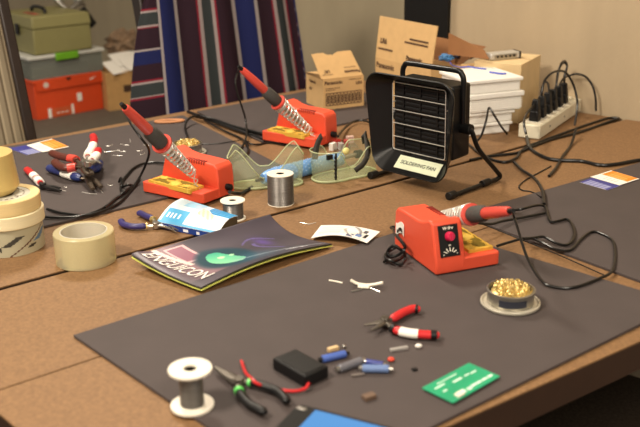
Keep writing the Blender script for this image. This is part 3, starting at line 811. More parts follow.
def side(u, v):
    q = bil([flat(p) for p in P], u, 0); return (q.x-pk.location.x, q.y-pk.location.y, .0008+v*(.010+.010*math.sin(.1*math.pi)*(1-.3*u)-.0012))
def side_art(c, n):
    q = c
    k = (q.x*.9-q.y*.4)
    return hx('#E8EAF0') if (int(k*160) % 4 == 0 and .003 < q.z < .009) else hx('#24408A')
mb = MB().grid(side, 60, 6, Vector((.0004, .0008, 0))); obj('packet_side', mb, M_VC, pk, paint=side_art)
obj('opening', MB().grid(lambda u, v: (lambda q, z_: (q.x-pk.location.x, q.y-pk.location.y, z_))(bil([flat(p) for p in P], .985, u), .0015+v*(.008+.010*math.sin(math.pi*min(1, u*.9+.1))*.7+.012*u)), 20, 4, Vector((-.0006, 0, 0))), mat('packet_inside_shade', '#4A4132', .6), pk)  # dark sheet across the open end, coloured as the shade inside the packet
def under(u, v):
    q = bil([flat(p) for p in P], u*.97+.01, v*.96+.02); return (q.x-pk.location.x, q.y-pk.location.y, .0012)
obj('packet_back', MB().grid(under, 8, 8, .0008), mat('foil_inside', '#8C8468', .4, .4), pk)

# magazine
mP = [W(131.5, 257, .022), W(201, 290.5, .008), W(332, 243.0, .010), W(270, 215.5, .040)]
mP = [flat(p) for p in mP]                      # u: left->right edge order below
# u runs along the long side (left tip -> right), v runs from the near long edge to the far long edge
Q = [mP[1], mP[2], mP[3], mP[0]]
def mag_z(u, v):
    far = (.016+.020*u)*v**(2.2+1.6*u)
    lift = .017*math.sin(math.pi*min(1, max(0, .12+u*.84)))*(1-v)**1.2
    end = .006*math.exp(-((u-.03)/.06)**2)*v
    return .0065+far+lift+end
def mag_fn(dz, inset=0):
    def fn(u, v):
        q = bil(Q, u*(1-inset)+inset*.5, v*(1-inset)+inset*.5); return (q.x, q.y, Z0+mag_z(u, v)+dz)
    return fn
def mag_art(u, v):
    # print of the cover: u along the spine, v up the sheet
    bg = mixc(hx('#3E3940'), hx('#57505A'), .5+.5*noise.noise(Vector((u*3, v*3, 0))))
    c = bg
    x, y = u, v
    # pink rounded panel at the left end
    if x < .34 and y > .15:
        k = max(0, 1-abs(x-.18)/.2)
        c = mixc(c, hx('#B98C92'), .55*k)
        if .20 < x < .31 and .60 < y < .92: c = hx('#8C5A6C')
        if .185 < x < .325 and .57 < y < .95 and not (.20 < x < .31 and .60 < y < .92): c = hx('#D3ABAE')
        if y > .5 and abs((x-.14)-(1-y)*.10) < .016: c = hx('#DCC8C2')
    # teal leaf shape with pale green heart
    dx, dy = (x-.385)/.135, (y-.42)/.24
    a = dx*.94+dy*.25; b = -dx*.25+dy*.94
    rr = abs(a)**1.5+abs(b)**2
    if rr < 1.9: c = mixc(c, hx('#26404E'), max(0, min(1, (1.9-rr)*1.6)))
    if rr < 1.25: c = hx('#1F3F4C')
    if rr < .72 and a < .40: c = mixc(hx('#3FA489'), hx('#86D8A2'), max(0, min(1, .6-b*.6-a*.4)))
    if (a+.08)**2*5+(b-.18)**2*9 < .16: c = hx('#BFE8B4')
    if (a-.42)**2*7+(b-.02)**2*12 < .14: c = hx('#A8E0B0')
    # blue sweep and violet mark
    g = math.exp(-((x-.52)/.16)**2-((y-.22)/.16)**2); c = mixc(c, hx('#4E7890'), .5*g)
    g = math.exp(-((x-.74)/.05)**2-((y-.58)/.13)**2); c = mixc(c, hx('#5F4C92'), .8*g)
    if abs(y-.62-.10*math.sin((x-.6)*14)) < .014 and .60 < x < .84: c = mixc(c, hx('#6E62A2'), .6)
    if abs(x-.72-.06*math.sin(y*9)) < .012 and .28 < y < .6: c = mixc(c, hx('#6E62A2'), .7)
    if abs(y-.20+(x-.6)*.25) < .012 and x > .35: c = mixc(c, hx('#A9B6BE'), .55)
    if .70 < x < .86 and abs(y-.165+(x-.6)*.2) < .02 and int(x*110) % 2: c = hx('#C9CCD0')
    return c
t = thing('magazine', 'dark glossy magazine with white title curling over the edge of the foreground board', 'magazine', ((Q[0].x+Q[2].x)/2, (Q[0].y+Q[2].y)/2, Z0), 0)
nu, nv = 150, 90
mb = MB().grid(mag_fn(0), nu, nv, .0004); cols_ = [lin(mag_art((i % nu+.5)/nu, (i//nu+.5)/nv)) for i in range(nu*nv)]
bm = mb.bm; bmesh.ops.recalc_face_normals(bm, faces=bm.faces[:]); me = bpy.data.meshes.new('cover'); bm.to_mesh(me); bm.free()
ca = me.color_attributes.new('Col', 'FLOAT_COLOR', 'CORNER')
for p in me.polygons:
    for li in p.loop_indices: ca.data[li].color = cols_[p.index] if p.index < nu*nv else lin('#2A2A22')
me.materials.append(mat('glossy_print', None, .38, attr='Col', spec=.25)); o = bpy.data.objects.new('cover', me); COL.objects.link(o)
o.parent = t; o.matrix_parent_inverse = Matrix.Translation(t.location).inverted()
for p in me.polygons: p.use_smooth = True
def pages(dz, sc_v): 
    def fn(u, v):
        q = bil(Q, u, v); return (q.x, q.y, Z0+max(.0030, mag_z(u, v)*sc_v+dz))
    return fn
obj('pages', MB().grid(pages(-.0010, .97), 60, 30, .0016), mat('dark_pages', '#4A4A32', .6), t, world=True)
M_LIME = mat('lime_page', '#D6DC6C', .6)
obj('back_cover', MB().grid(lambda u, v: (lambda q, z_: (q.x, q.y, Z0+z_))(bil(Q, u, v*1.008-.008), max(.0018, mag_z(u, v)*.90-.0026)), 60, 30, .0016), M_LIME, t, world=True)
# title lettering laid on the cover along its left end
tt = MB(); tt.text('ENGUICON', 1.0, Matrix.Identity(4), 0, 'LEFT', bold=.004)
bm = tt.bm
bmesh.ops.triangulate(bm, faces=bm.faces[:])
for _ in range(4): bmesh.ops.subdivide_edges(bm, edges=[e for e in bm.edges if e.calc_length() > .08], cuts=1); bmesh.ops.triangulate(bm, faces=bm.faces[:])
xs = [v.co.x for v in bm.verts]; x0, x1 = min(xs), max(xs)
def lay(c):
    s_ = (c.x-x0)/(x1-x0); hgt = c.y+.36
    v = .93-s_*.80; u = .035+.060*s_+ (1-hgt/.72)*.075*-1+.075
    u = .030+.035*s_+(hgt/.72)*.098
    v = min(.985, max(.02, v)); q = bil(Q, u, v)
    return Vector((q.x, q.y, Z0+mag_z(u, v)+.0013))
for v in bm.verts: v.co = lay(v.co)
obj('title', tt, M_PAPER, t, world=True, smooth=False)['label'] = 'white cover lettering'

# blister card
def blister_art(u, v):
    c = hx('#EFECE6')
    if .06 < u < .45 and .2 < v < .85 and int(v*26) % 3 == 0: c = hx('#C8C5C2')
    if .60 < u < .72 and .08 < v < .30: c = hx('#6A6E8A')
    if .74 < u < .84 and .20 < v < .45: c = hx('#6E86B8')
    if .80 < u < .87 and .55 < v < .80: c = hx('#55555C')
    if .86 < u < .92 and .22 < v < .55: c = hx('#1E1E20')
    return c
bP = [W(311, 241), W(367, 248), W(380, 236.5), W(321, 228)]
bl = printed('blister_card', 'white printed backing card with a paper loop at the corner of the foreground board', 'card', [flat(p) for p in bP], blister_art, 60, 30, .0006,
             zf=lambda u, v: .010*math.sin(math.pi*u)*(1-v*.5)+.004*u, z=.0055)
lp = crom([W(355, 239, .012), W(347, 233, .020), W(345, 229, .028), W(350, 227, .032), W(357, 228, .028), W(361, 232, .018), W(362, 236, .012)], 8)
mb = MB(); V = []; F = []
for p in lp: V += [p-Vector((.003, -.004, .0))-bl.location, p+Vector((.003, -.004, .002))-bl.location]
for i in range(len(lp)-1): F.append((2*i, 2*i+1, 2*i+3, 2*i+2))
mb.add(V, F); lo_ = obj('paper_loop', mb, M_PAPER, bl); lo_.modifiers.new('s', 'SOLIDIFY').thickness = .0006

# ================================================================ SMALL THINGS ON THE FOREGROUND BOARD
# phone
pc = [W(307, 407.5, .012), W(372, 424, .012)]
ex = (flat(pc[1])-flat(pc[0])).normalized(); ey = Vector((ex.y, -ex.x, 0))
c = flat(pc[0])+ex*.056+ey*.034
t = thing('smartphone', 'black smartphone with a lit blue screen at the bottom picture edge', 'phone', (c.x, c.y, Z0+ZB), math.atan2(ex.y, ex.x))
obj('case', MB().prism(rrect(.135, .070, .010), .0005, .0095), M_BLACKP, t, bevel=.002, seg=3)
scm = bpy.data.materials.new('blue_screen'); scm.use_nodes = True; b = scm.node_tree.nodes['Principled BSDF']; b.inputs['Base Color'].default_value = lin('#15202E'); b.inputs['Roughness'].default_value = .15
b.inputs['Emission Color'].default_value = lin('#5FA4E6'); b.inputs['Emission Strength'].default_value = .75
obj('screen', MB().box((.011, -.002, .0098), (.106, .062, .0006)), scm, t)
obj('chrome_corner', MB().box((-.059, .026, .0096), (.012, .006, .001)), M_STEEL, t, bevel=.0004)
# black battery box with red wire
P = [W(274.5, 367, .0), W(311, 388, .0), W(326, 378, .0)]
ex = flat(P[1]-P[0]); ey = flat(P[2]-P[1]); ex.normalize(); ey = Vector((-ex.y, ex.x, 0))
c = flat(P[0]+P[2])/2+Vector((.001, -.013, 0))
t = thing('battery_box', 'black plastic battery box with a red wire on the foreground board', 'battery box', (c.x, c.y, Z0+ZB), math.atan2(ex.y, ex.x))
obj('case', MB().box((0, 0, .009), (.066, .040, .017)), M_BLK, t, bevel=.0022, seg=3)
obj('lid', MB().box((0.006, 0, .0179), (.046, .034, .0012)), M_BLK, t, bevel=.0005)
obj('wire', MB().tube(crom(pxs([(309, 383, .014), (305, 388.5, .010), (296, 391, .009), (284, 390.5, .009), (272, 388, .009), (258, 384, .018), (252, 379, .020), (246, 373, .014), (243, 366, .010), (241.5, 361, .009)]), 8), .0021, 8), M_REDG, t, world=True)
# circuit board
P = [W(420, 394), W(453, 410), W(500, 383), W(470, 368)]
ex = flat(P[2]-P[1]).normalized(); c = sum((flat(p) for p in P), Vector())/4
Lx = (P[2]-P[1]).length; Ly = (P[1]-P[0]).length
t = thing('circuit_board', 'green printed circuit board near the front edge of the foreground board', 'circuit board', (c.x, c.y, Z0+ZB), math.atan2(ex.y, ex.x))
obj('board', MB().box((0, 0, .0035), (Lx, Ly*.95, .0016)), M_PCB, t, bevel=.0004)
mb = MB()
for x, y, a, b in ((-.20, -.30, .13, .14), (.05, -.30, .1, .08), (.16, -.30, .1, .08), (.28, -.30, .1, .08), (.40, -.30, .1, .08), (-.06, -.33, .08, .1), (.0, .12, .18, .07), (.2, .12, .1, .05), (-.3, .22, .2, .05), (-.34, .0, .08, .05), (.33, .1, .12, .05), (-.08, .33, .4, .03)):
    mb.box((x*Lx, y*Ly, .0044), (a*Lx, b*Ly, .0003))
obj('silkscreen', mb, mat('silk_white', '#CFE9DC', .5), t)
obj('connector', MB().box((-.29*Lx, -.36*Ly, .0055), (.012, .008, .0028)), M_WHITE, t, bevel=.0004)
for i, (x, y) in enumerate(((-.4, .3), (.4, .3), (.42, -.1), (-.42, -.1))):
    obj('standoff', MB().cyl((x*Lx, y*Ly, 0), (x*Lx, y*Ly, .0027), .002, .002, 10), M_STEEL, t)
# cylindrical components
def component(label, a, b, r, m_body, m_cap=M_STEEL, z=None, lead=True):
    A, B = W(a[0], a[1], ZB+r), W(b[0], b[1], ZB+r); d = (B-A).normalized(); L = (B-A).length
    c = (A+B)/2; t = thing('capacitor', label, 'electronic part', (c.x, c.y, Z0+ZB), 0, 'loose parts on the foreground board')
    obj('body', MB().tube([A+d*L*.10, A+d*L*.12, A+d*L*.86, A+d*L*.88], [r*.85, r, r, r*.85], 18), m_body, t, world=True)
    obj('cap', MB().tube([A, A+d*L*.12], [r*.62, r*.70], 14), m_cap, t, world=True)
    obj('cap', MB().tube([A+d*L*.86, B], [r*.70, r*.5], 14), m_cap, t, world=True)
    return t
M_CAPB = mat('capacitor_blue', '#4A66B4', .35); M_CAPG = mat('capacitor_grey', '#76767E', .35, .3)
component('blue capacitor with black end lying beside the black battery box', (319, 360), (349, 353), .0052, M_CAPB, M_BLK)
component('grey cylindrical cell lying across the middle of the small parts', (336, 370), (365, 359.5), .0056, M_CAPG)
component('light blue striped cell pointing at the red bead', (359, 368.5), (393, 369), .0056, mat('cell_blue', '#7088B8', .35, .2))
component('dark blue cell lying behind the light blue striped cell', (364, 361.5), (386, 365), .0042, mat('cell_navy', '#303C86', .35))
def bit(name, label, px, d_, m_, rz=0, z=ZB, bev=.0008, kind='box'):
    p = W(px[0], px[1], z); mb = MB()
    if kind == 'box': mb.box((0, 0, d_[2]/2), d_)
    else: mb.ball((0, 0, d_[2]/2), 1, (d_[0]/2, d_[1]/2, d_[2]/2))
    o = obj(name, mb, m_, None, bevel=bev if kind == 'box' else 0); o.location = (p.x, p.y, Z0+z+.0003); o.rotation_euler = (0, 0, rz)
    return tag(o, label, 'electronic part', 'loose parts on the foreground board')
bit('resistor', 'tan resistor touching the blue capacitor', (333, 351), (.016, .006, .006), mat('resistor_tan', '#D8B98C', .5), .5)
bit('bead', 'white oval bead right of the clear tube', (418.5, 348), (.010, .007, .006), M_PAPER, .1, kind='ball')
bit('bead', 'red bead at the right of the small parts', (391, 361.5), (.010, .008, .006), mat('bead_red', '#D8452E', .4), .1, kind='ball')
bit('chip', 'tiny black chip between the white bead and the circuit board', (414.5, 370.5), (.007, .006, .003), M_BLK, .5)
bit('relay', 'small brown block alone below the cells', (369, 399), (.016, .010, .006), mat('brown_block', '#6A5444', .6), .5)
bit('clear_tube', 'clear grey tube left of the white bead', (399, 350.5), (.026, .0045, .0045), mat('tube_grey', '#A7A29E', .3), .30)
bit('clear_tube', 'dim grey tube lying in front of the grey cell', (358, 376), (.018, .004, .003), mat('tube_dim', '#6E6560', .4), .25)
bit('bead', 'small steel button at the far end of the blue capacitor', (344, 348), (.006, .006, .005), M_STEEL, 0, kind='ball')
# cable clip scraps
def strip(name, label, pts, r, m_, flat_=1.0, z=ZB):
    P = crom([W(p[0], p[1], z+(p[2] if len(p) > 2 else r*flat_)) for p in pts], 8)
    o = obj(name, MB().tube(P, r, 8, flat=flat_), m_, None, world=True); return o
tag(strip('wire_scrap', 'bent white sleeve scrap in the middle of the foreground board', [(350.5, 280, .010), (357, 283.5, .005), (366, 285, .004), (374, 284.5, .006), (383, 282.5, .010)], .0030, M_WHITE, .8), 'bent white sleeve scrap in the middle of the foreground board', 'wire scrap', 'wire scraps on the foreground board')
tag(strip('wire_scrap', '', [(358, 286.5), (369, 287)], .0042, M_WHITE, .6), 'short thick white sleeve scrap under the bent one', 'wire scrap', 'wire scraps on the foreground board')
tag(strip('wire_scrap', '', [(369, 287.5), (374, 289.5), (380, 292)], .0012, M_WIRE), 'shiny wire scrap pointing right of the white sleeve', 'wire scrap', 'wire scraps on the foreground board')
tag(strip('wire_scrap', '', [(351, 291.5), (357, 290.5), (362, 289.5)], .0013, M_STEEL), 'grey wire scrap in front of the white sleeve', 'wire scrap', 'wire scraps on the foreground board')
tag(strip('wire_scrap', '', [(329, 280.3), (336, 281.5), (342.5, 283)], .0014, M_WHITE), 'lone white wire scrap left of the bent sleeve', 'wire scrap', 'wire scraps on the foreground board')
tag(strip('wire_scrap', '', [(300, 222.5), (308, 224), (316, 222.5)], .0007, M_WIRE, z=0), 'thin curved wire scrap on the bare table behind the magazine', 'wire scrap', 'wire scraps on the tables')
# trimmed leads on the left board
lead_pts = [((104, 152), (119, 150)), ((112, 155), (122, 155.5)), ((120, 144), (129, 145)), ((130.5, 142), (130, 139)), ((143, 144.5), (149, 145.5)), ((106, 146), (113, 144.5)), ((116, 150.5), (126, 151.5)), ((137, 151), (143, 150)), ((118, 149.5), (120, 150.5)), ((140, 155), (145, 153)),
            ((60, 189), (66, 191)), ((82, 192), (97, 194)), ((64, 186.5), (67, 187)), ((101, 190), (103, 193)), ((108, 185), (113, 185))]
for i, (a, b) in enumerate(lead_pts):
    o = strip('lead_clipping', '', [a, ((a[0]+b[0])/2, (a[1]+b[1])/2+.5), b], .0007 if i else .0009, M_WIRE)
    tag(o, 'bright snipped wire lead scattered on the left board', 'wire clipping', 'snipped wire leads on the left board')
# orange ring on table rim
p = W(169.5, 124); t = obj('rubber_band', MB().tube([(.036*math.cos(a), .0135*math.sin(a), .0036) for a in [k*math.pi/20 for k in range(40)]], .0058, 8, closed=True, flat=.6), mat('rubber_band', '#B97F55', .6)); t.location = (p.x, p.y, Z0+ZB); t.rotation_euler = (0, 0, .15)
tag(t, 'orange brown rubber band near the far rim behind the left station', 'rubber band')

# ================================================================ POWER STRIP AND PLUGS
sa, sb = flat(W(528.5, 139)), flat(W(575.5, 107.5)); ds = (sb-sa).normalized(); sn = Vector((-ds.y, ds.x, 0)); SL = .36
cS = sa+ds*(SL/2); rs = math.atan2(ds.y, ds.x)
t = thing('power_strip', 'cream six way power strip full of black plugs by the wall', 'power strip', (cS.x, cS.y, Z0), rs)
obj('case', MB().box((0, 0, .019), (SL, .056, .036)), M_CREAM, t, bevel=.004, seg=3)
for i in range(6):
    x = -SL/2+.040+i*.046
    obj('socket', MB().box((x, 0, .0375), (.034, .040, .002)), M_WHITE, t, bevel=.0006)
obj('switch', MB().box((SL/2-.030, 0, .040), (.022, .016, .007)), M_CREAM, t, bevel=.001)
for z in (-.10, .02): obj('screw_dot', MB().cyl((z, -.0284, .019), (z, -.0270, .019), .003, .003, 10), M_BLK, t)
def SP(i, dx=0, dz=0, dy=0): return cS+ds*(-SL/2+.040+i*.046+dx)+sn*dy+Vector((0, 0, Z0+.0385+dz))
names = ['black plug in the socket nearest the camera', 'black plug in the second socket from the near end', 'black plug in the third socket from the near end', 'black plug in the third socket from the wall end', 'black plug in the second socket from the wall end', 'black plug in the socket nearest the wall']
def pz(px, py, ref):        # point on the vertical plane through the strip, under a given pixel
    d_ = (px-320)*RGT-(py-213.5)*UPV+FPX*FWD
    q, nn = (cS+sn*ref, sn) if ref != 'w' else (NW*2.372, NW)
    return EYE+d_*((nn.x*(q.x-EYE.x)+nn.y*(q.y-EYE.y))/(nn.x*d_.x+nn.y*d_.y))
ends = {0: [(528, 112, 0), (524, 122, -.03), (526, 134, -.045)],
        1: [(542, 92, 0), (545, 80, 0), (554, 72, -.01), (565, 72, -.02), (573, 84, -.035), (577, 99, -.05), (577, 110, -.055), (574, 130, -.06)],
        2: [(549, 92, 0), (548, 84, .01), (545, 82, .02), (542, 88, .03), (540, 100, .03)],
        3: [(556, 86, 0), (558, 74, .0), (561, 64, 0), (565, 61, .005), (567, 66, .01), (565, 76, .01), (563, 90, .025)],
        4: [(560, 84, 0), (564, 78, .0), (570, 75.5, 0), (577, 74, 'w'), (586, 77, 'w'), (592.5, 86, 'w'), (595.5, 98, 'w'), (596, 111, 'w')],
        5: [(566, 90, 0), (564, 78, 0), (567, 66, .0), (563, 63, .012), (558, 72, .025), (556, 90, .035)]}
for i in range(6):
    b0 = SP(i)
    p = thing('plug', names[i]+' of the power strip', 'plug', b0, rs, 'plugs in the power strip')
    obj('body', MB().box((0, 0, .0135), (.026, .026, .026), taper=.86), M_BLK, p, bevel=.003, seg=3)
    obj('neck', MB().box((0, 0, .040), (.019, .022, .030), taper=.7), M_BLK, p, bevel=.002)
    pts = [b0+Vector((0, 0, .044))]+[pz(*e) for e in ends[i]]
    obj('cord', MB().tube(crom(pts, 8), .0030, 8), M_CORD, p, world=True)

# ================================================================ LOOSE CABLES
def cable(label, pts, r=.0030, m_=M_CORD):
    P = crom(pxs([(p[0], p[1], (p[2] if len(p) > 2 else 0)+r+.0004) for p in pts]), 8)
    o = obj('cable', MB().tube(P, r, 8), m_, None, world=True)
    return tag(o, label, 'cable', 'black cables on the tables')
cable('thick black cable waving from the power strip to the right picture edge', [(526, 134), (530, 148), (544, 157), (558, 160), (581, 161), (600, 165), (617, 164), (640, 160), (660, 160)], .0042)
cable('black cable looping from the fan past the power strip to the wall', [(467, 143), (482, 155), (502, 162), (516, 158), (527, 147), (572, 130), (595, 122), (609, 118), (619, 118.5), (609, 121.5), (580, 132), (553, 139), (530, 147.5), (516, 153), (490, 156), (470, 160)], .0032)
cable('black cord hanging from the power strip down over the brown table', [(576, 129, .02), (571, 145), (563, 156), (556, 168), (549, 176)], .0032)
cable('black cord looped against the white foam boxes', [(474, 144), (481, 136, .02), (486, 121, .055), (489, 108, .078), (494, 115, .062), (501, 126, .03), (507, 134, .004)], .0028)
cable('black cord running over the brown table to the right board', [(514, 162), (522, 170, .004), (534, 178, .006), (542, 190, .008), (544, 204, .008)], .0034)
cable('thin black cord tracing a hook on the brown table', [(551, 166), (540, 172), (527, 179), (519, 186), (522, 190), (532, 192), (541, 197, .006)], .0014)
cable('thin black cord zigzagging over the right board', [(511, 210.5, .008), (522, 209, .02), (536, 205.5, .016), (545, 207, .008), (550, 221, .006), (558, 221, .006), (568, 219.5, .006), (574, 230, .006), (572.5, 240, .006), (566, 245, .006), (556, 243, .008), (544, 237, .010), (533, 238, .012), (524, 239, .014)], .0026)
cable('straight black lead crossing behind the handle of the foreground iron', [(470, 222, .03), (490, 224, .018), (503, 221, .012), (520, 218, .008), (545, 213, .006)], .0026)
cable('bundled dark lead from the rear of the foreground station running right', [(478, 222, .01), (500, 231, .006), (522, 240, .006), (545, 249, .006), (575, 262, .006), (606, 276, .006)], .0012)
cable('thick black cable lying across the gap from the rear board to the rear station', [(196, 116.5, .006), (205, 118.5, .004), (220, 124, .002), (238, 130.5, .002), (254, 136, .0), (264, 140, .0), (280, 143)], .0046)
cable('second thick black cable beside the first leading under the rear station', [(188, 112, .006), (200, 116, .012), (215, 120, .008), (232, 126, .006), (250, 131, .006), (263, 134, .006)], .0046)
cable('black cord curling down behind the brass wool tin', [(199, 115.5, .02), (192, 117, .022), (187, 121, .018), (185, 128, .008), (187, 135, .006), (190, 146, .006)], .0030)
cable('thin black cord dropping from the thick cable towards the left station', [(205, 120, .004), (214, 125.5, .004), (227, 132, .002), (241, 138.5, .002), (247, 145, .006), (248, 152, .006), (242, 157, .006), (233, 160, .006), (227, 160, .02)], .0028)
cable('thin black cord running right under the rear station', [(246, 141, .004), (251, 144, .004), (259, 144.5), (270, 142.5), (285, 145)], .0026)
cable('hair thin cord lying across the left board behind the left station', [(196, 143.5, .006), (208, 144, .006), (222, 143, .006), (241, 140, .006)], .0012)
cable('black cord curving from the left station round the left board', [(176, 160, .012), (164, 162.5, .008), (152, 162.5, .006), (142, 164, .006), (133, 168.5, .006), (127, 175, .006), (122, 182, .006), (121, 190, .006), (127, 192, .006)], .0028)
cable('black cord running along the front of the left board to the tape stack', [(140, 178, .006), (131, 189, .006), (122, 195, .006), (115, 199, .006), (108, 205, .006), (96, 211.5, .006), (78, 216.5, .006), (60, 217.5, .006), (46, 217, .006), (36, 216, .006)], .0026)
cable('kinked black cord with a shiny bend in front of the left station', [(119, 182, .006), (121, 178, .018), (123, 186, .006), (128, 185, .012), (133, 186, .006), (126, 190, .014), (119, 196, .006), (113, 201, .006), (105, 208, .006)], .0026)
cable('black cord from the rear station curving behind the fan', [(338, 136.5, .02), (342, 131, .012), (347, 126, .006), (354, 121.5, .006), (362, 120.5, .006), (370, 122.5, .006), (380, 128, .004)], .0030)
cable('black power cord leaving the left station behind the small spool', [(229.5, 192, .022), (234, 193, .010), (240, 193.5, .004), (245, 191.5), (252, 187)], .0036)
cable('tangled black cord bundle behind the foreground station', [(398, 246, .014), (391, 250, .008), (386, 254, .006), (386, 258, .010), (392, 261, .012), (400, 259, .010), (405, 253, .012), (400, 249, .022), (393, 246, .026), (388, 251, .012), (390, 256, .006), (398, 255, .010), (405, 248, .026), (402, 242, .034), (397, 236, .028), (394, 230, .014), (391, 227.5, .006), (396, 227, .010), (401, 229, .02)], .0028)
cable('black cord loop lying left of the foreground station', [(384, 262, .006), (388, 259, .008), (395, 263, .008), (402, 264, .008), (405, 258, .014), (404, 250, .03)], .0026)
# white cable tag behind the front station
Rm = tC.rotation_euler.to_matrix()
wt = MB().grid(lambda u, v: (-.0625+.0006*math.sin(u*9), .034+u*.030, .030+v*.020+.004*math.sin(u*5)), 10, 8, Vector((-.0008, 0, 0)))
obj('side_label', wt, M_PAPER, tC)['label'] = 'white label with dark marks'
obj('label_mark', MB().grid(lambda u, v: (-.0640+.0006*math.sin(u*9), .038+u*.020, .034+v*.006+.004*math.sin(u*5)), 8, 3, Vector((-.0006, 0, 0))), M_BLK, tC)

# ================================================================ WHITE FOAM BOXES
wf, wr, wl_ = flat(W(469, 81.5, .145)), flat(W(524.5, 76.5, .145)), flat(W(431, 71, .145))
ex = (wr-wf).normalized(); ey = Vector((-ex.y, ex.x, 0)); wL = (wr-wf).length; wD = .165
cW = wf+ex*wL/2+ey*wD/2; rw = math.atan2(ex.y, ex.x)
zs = [(0, .030, -.010, .020, 'white foam box at the bottom of the stack on the brown table'), (.0302, .030, -.008, .016, 'smaller white foam box second from the bottom of its stack'), (.0604, .049, .004, 0, 'deep white foam box second from the top of its stack'), (.1096, .0354, 0, .002, 'topmost white foam box of its stack under the loose blue scraps')]
for z, h_, off, inset, lb in zs:
    t = thing('foam_box', lb, 'box', (cW.x+ex.x*off, cW.y+ex.y*off, Z0+z), rw, 'stacked white foam boxes')
    obj('tray', MB().box((0, 0, h_*.36), (wL-.010-inset, wD-.010-inset, h_*.72)), M_FOAM, t, bevel=.004, seg=3)
    obj('lid', MB().box((0, 0, h_*.86), (wL-inset, wD-inset, h_*.28)), M_FOAM, t, bevel=.003, seg=3)
    obj('lid_step', MB().box((0, 0, h_-.0010), (wL-.022-inset, wD-.022-inset, .0016)), M_FOAM, t, bevel=.0004)
    if h_ > .04:
        rb_ = MB()
        for k in range(5): rb_.box((0, 0, .008+k*.0055), (wL-.008-inset, wD-.008-inset, .0018))
        obj('rib', rb_, M_FOAM, t)
ZT = .1452
def onstack(px, py, z=ZT): return W(px, py, z)
def scrap(name, label, pts, r, m_, z=ZT, flat_=.5, cat='scrap'):
    P = crom([onstack(a, b, z+r*flat_+(c_ if c_ else 0)) for a, b, c_ in pts], 6)
    o = obj(name, MB().tube(P, r, 8, flat=flat_), m_, None, world=True); return tag(o, label, cat, 'things left on the foam boxes')
M_SBLUE = mat('scrap_blue', '#3D55C0', .5); M_CYAN = mat('bag_blue', '#5A9FE0', .35)
scrap('blue_strip', 'blue strip lying flat near the middle of the topmost foam box', [(468, 66.5, 0), (478, 68, 0), (486, 69, 0)], .0035, M_SBLUE)
scrap('blue_strip', 'dark blue strip with white end near the front of the topmost foam box', [(490, 72, 0), (500, 73.5, 0), (506, 73.5, 0)], .0042, M_SBLUE)
scrap('blue_wire', 'thin blue wire arching over the topmost foam box', [(449, 60, 0), (452, 65, 0), (460, 67, .002), (468, 66.8, .006)], .0013, M_SBLUE, flat_=1)
p = onstack(488, 75); 
def crumple(name, label, c, size, m_, cat, seed, group=None, base=0):
    mb = MB(); bmesh.ops.create_icosphere(mb.bm, subdivisions=4, radius=1)
    for v in mb.bm.verts:
        q = v.co.copy(); k = .75+.35*noise.noise(q*2.2+Vector((seed, 0, 0)))+.18*noise.noise(q*6+Vector((0, seed, 0)))
        v.co = Vector((q.x*size[0]*k, q.y*size[1]*k, (q.z*k)*size[2]))
    zmin = min(v.co.z for v in mb.bm.verts)
    for v in mb.bm.verts: v.co.z -= zmin
    o = obj(name, mb, m_, None, angle=20); o.location = c; return tag(o, label, cat, group)
q = onstack(446, 62); crumple('plastic_bag', 'crumpled bright blue plastic bag on the left of the topmost foam box', (q.x, q.y, Z0+ZT), (.026, .016, .012), M_CYAN, 'bag', 2.0, 'things left on the foam boxes')
q = onstack(462, 60); crumple('plastic_bag', 'crumpled navy bag with cable behind the blue bag', (q.x+.005, q.y-.004, Z0+ZT), (.040, .018, .013), mat('navy_bag', '#1F2440', .5), 'bag', 5.0, 'things left on the foam boxes')
q = onstack(464, 63.5); 
o = obj('paper_scrap', MB().box((0, 0, .0015), (.045, .022, .003)), M_CARDL, bevel=.0004); o.location = (q.x+.012, q.y-.028, Z0+ZT); o.rotation_euler = (0, 0, .4); tag(o, 'small tan card piece lying on the topmost foam box', 'card', 'things left on the foam boxes')

# cream carton behind the foam boxes, metal device on it
K = Vector((.615, 2.56, 0)); ca_ = Vector((-.5, -.866, 0)); cb_ = Vector((-.866, .5, 0)); hc = .158
cc_ = K+ca_*.085+cb_*.065; rc = math.atan2(cb_.y, cb_.x)
t = thing('carton', 'large cream carton in the corner between the foam boxes and the wall', 'carton', (cc_.x, cc_.y, Z0), rc)
obj('body', MB().box((0, 0, hc/2), (.13, .17, hc)), M_CREAMB, t, bevel=.0015)
obj('top_seam', MB().box((0, 0, hc+.0003), (.128, .003, .0006)), M_CARDD, t)
q = W(502, 56.5, hc+.006)
t = thing('metal_device', 'flat silver metal device lying on the cream carton', 'device', (q.x, q.y, Z0+hc+.0007), math.radians(24))
obj('case', MB().box((0, 0, .009), (.092, .034, .018)), mat('device_silver', '#CBC8C0', .35, .35), t, bevel=.003)
obj('face_plate', MB().box((0, -.0172, .009), (.07, .0012, .010)), M_TIN, t)
for k in range(5): obj('button', MB().cyl((-.026+k*.013, -.0176, .009), (-.026+k*.013, -.0195, .009), .003, .003, 10), M_BLK, t)
obj('end_cap', MB().box((.047, 0, .009), (.006, .035, .019)), M_BLK, t, bevel=.001)

# ================================================================ BATTERY CARTONS
def brand_text(mb, s_, size, o, x, y, bold=.0004): mb.text(s_, size, face_frame(o, x, y), .0002, 'LEFT', bold=bold)
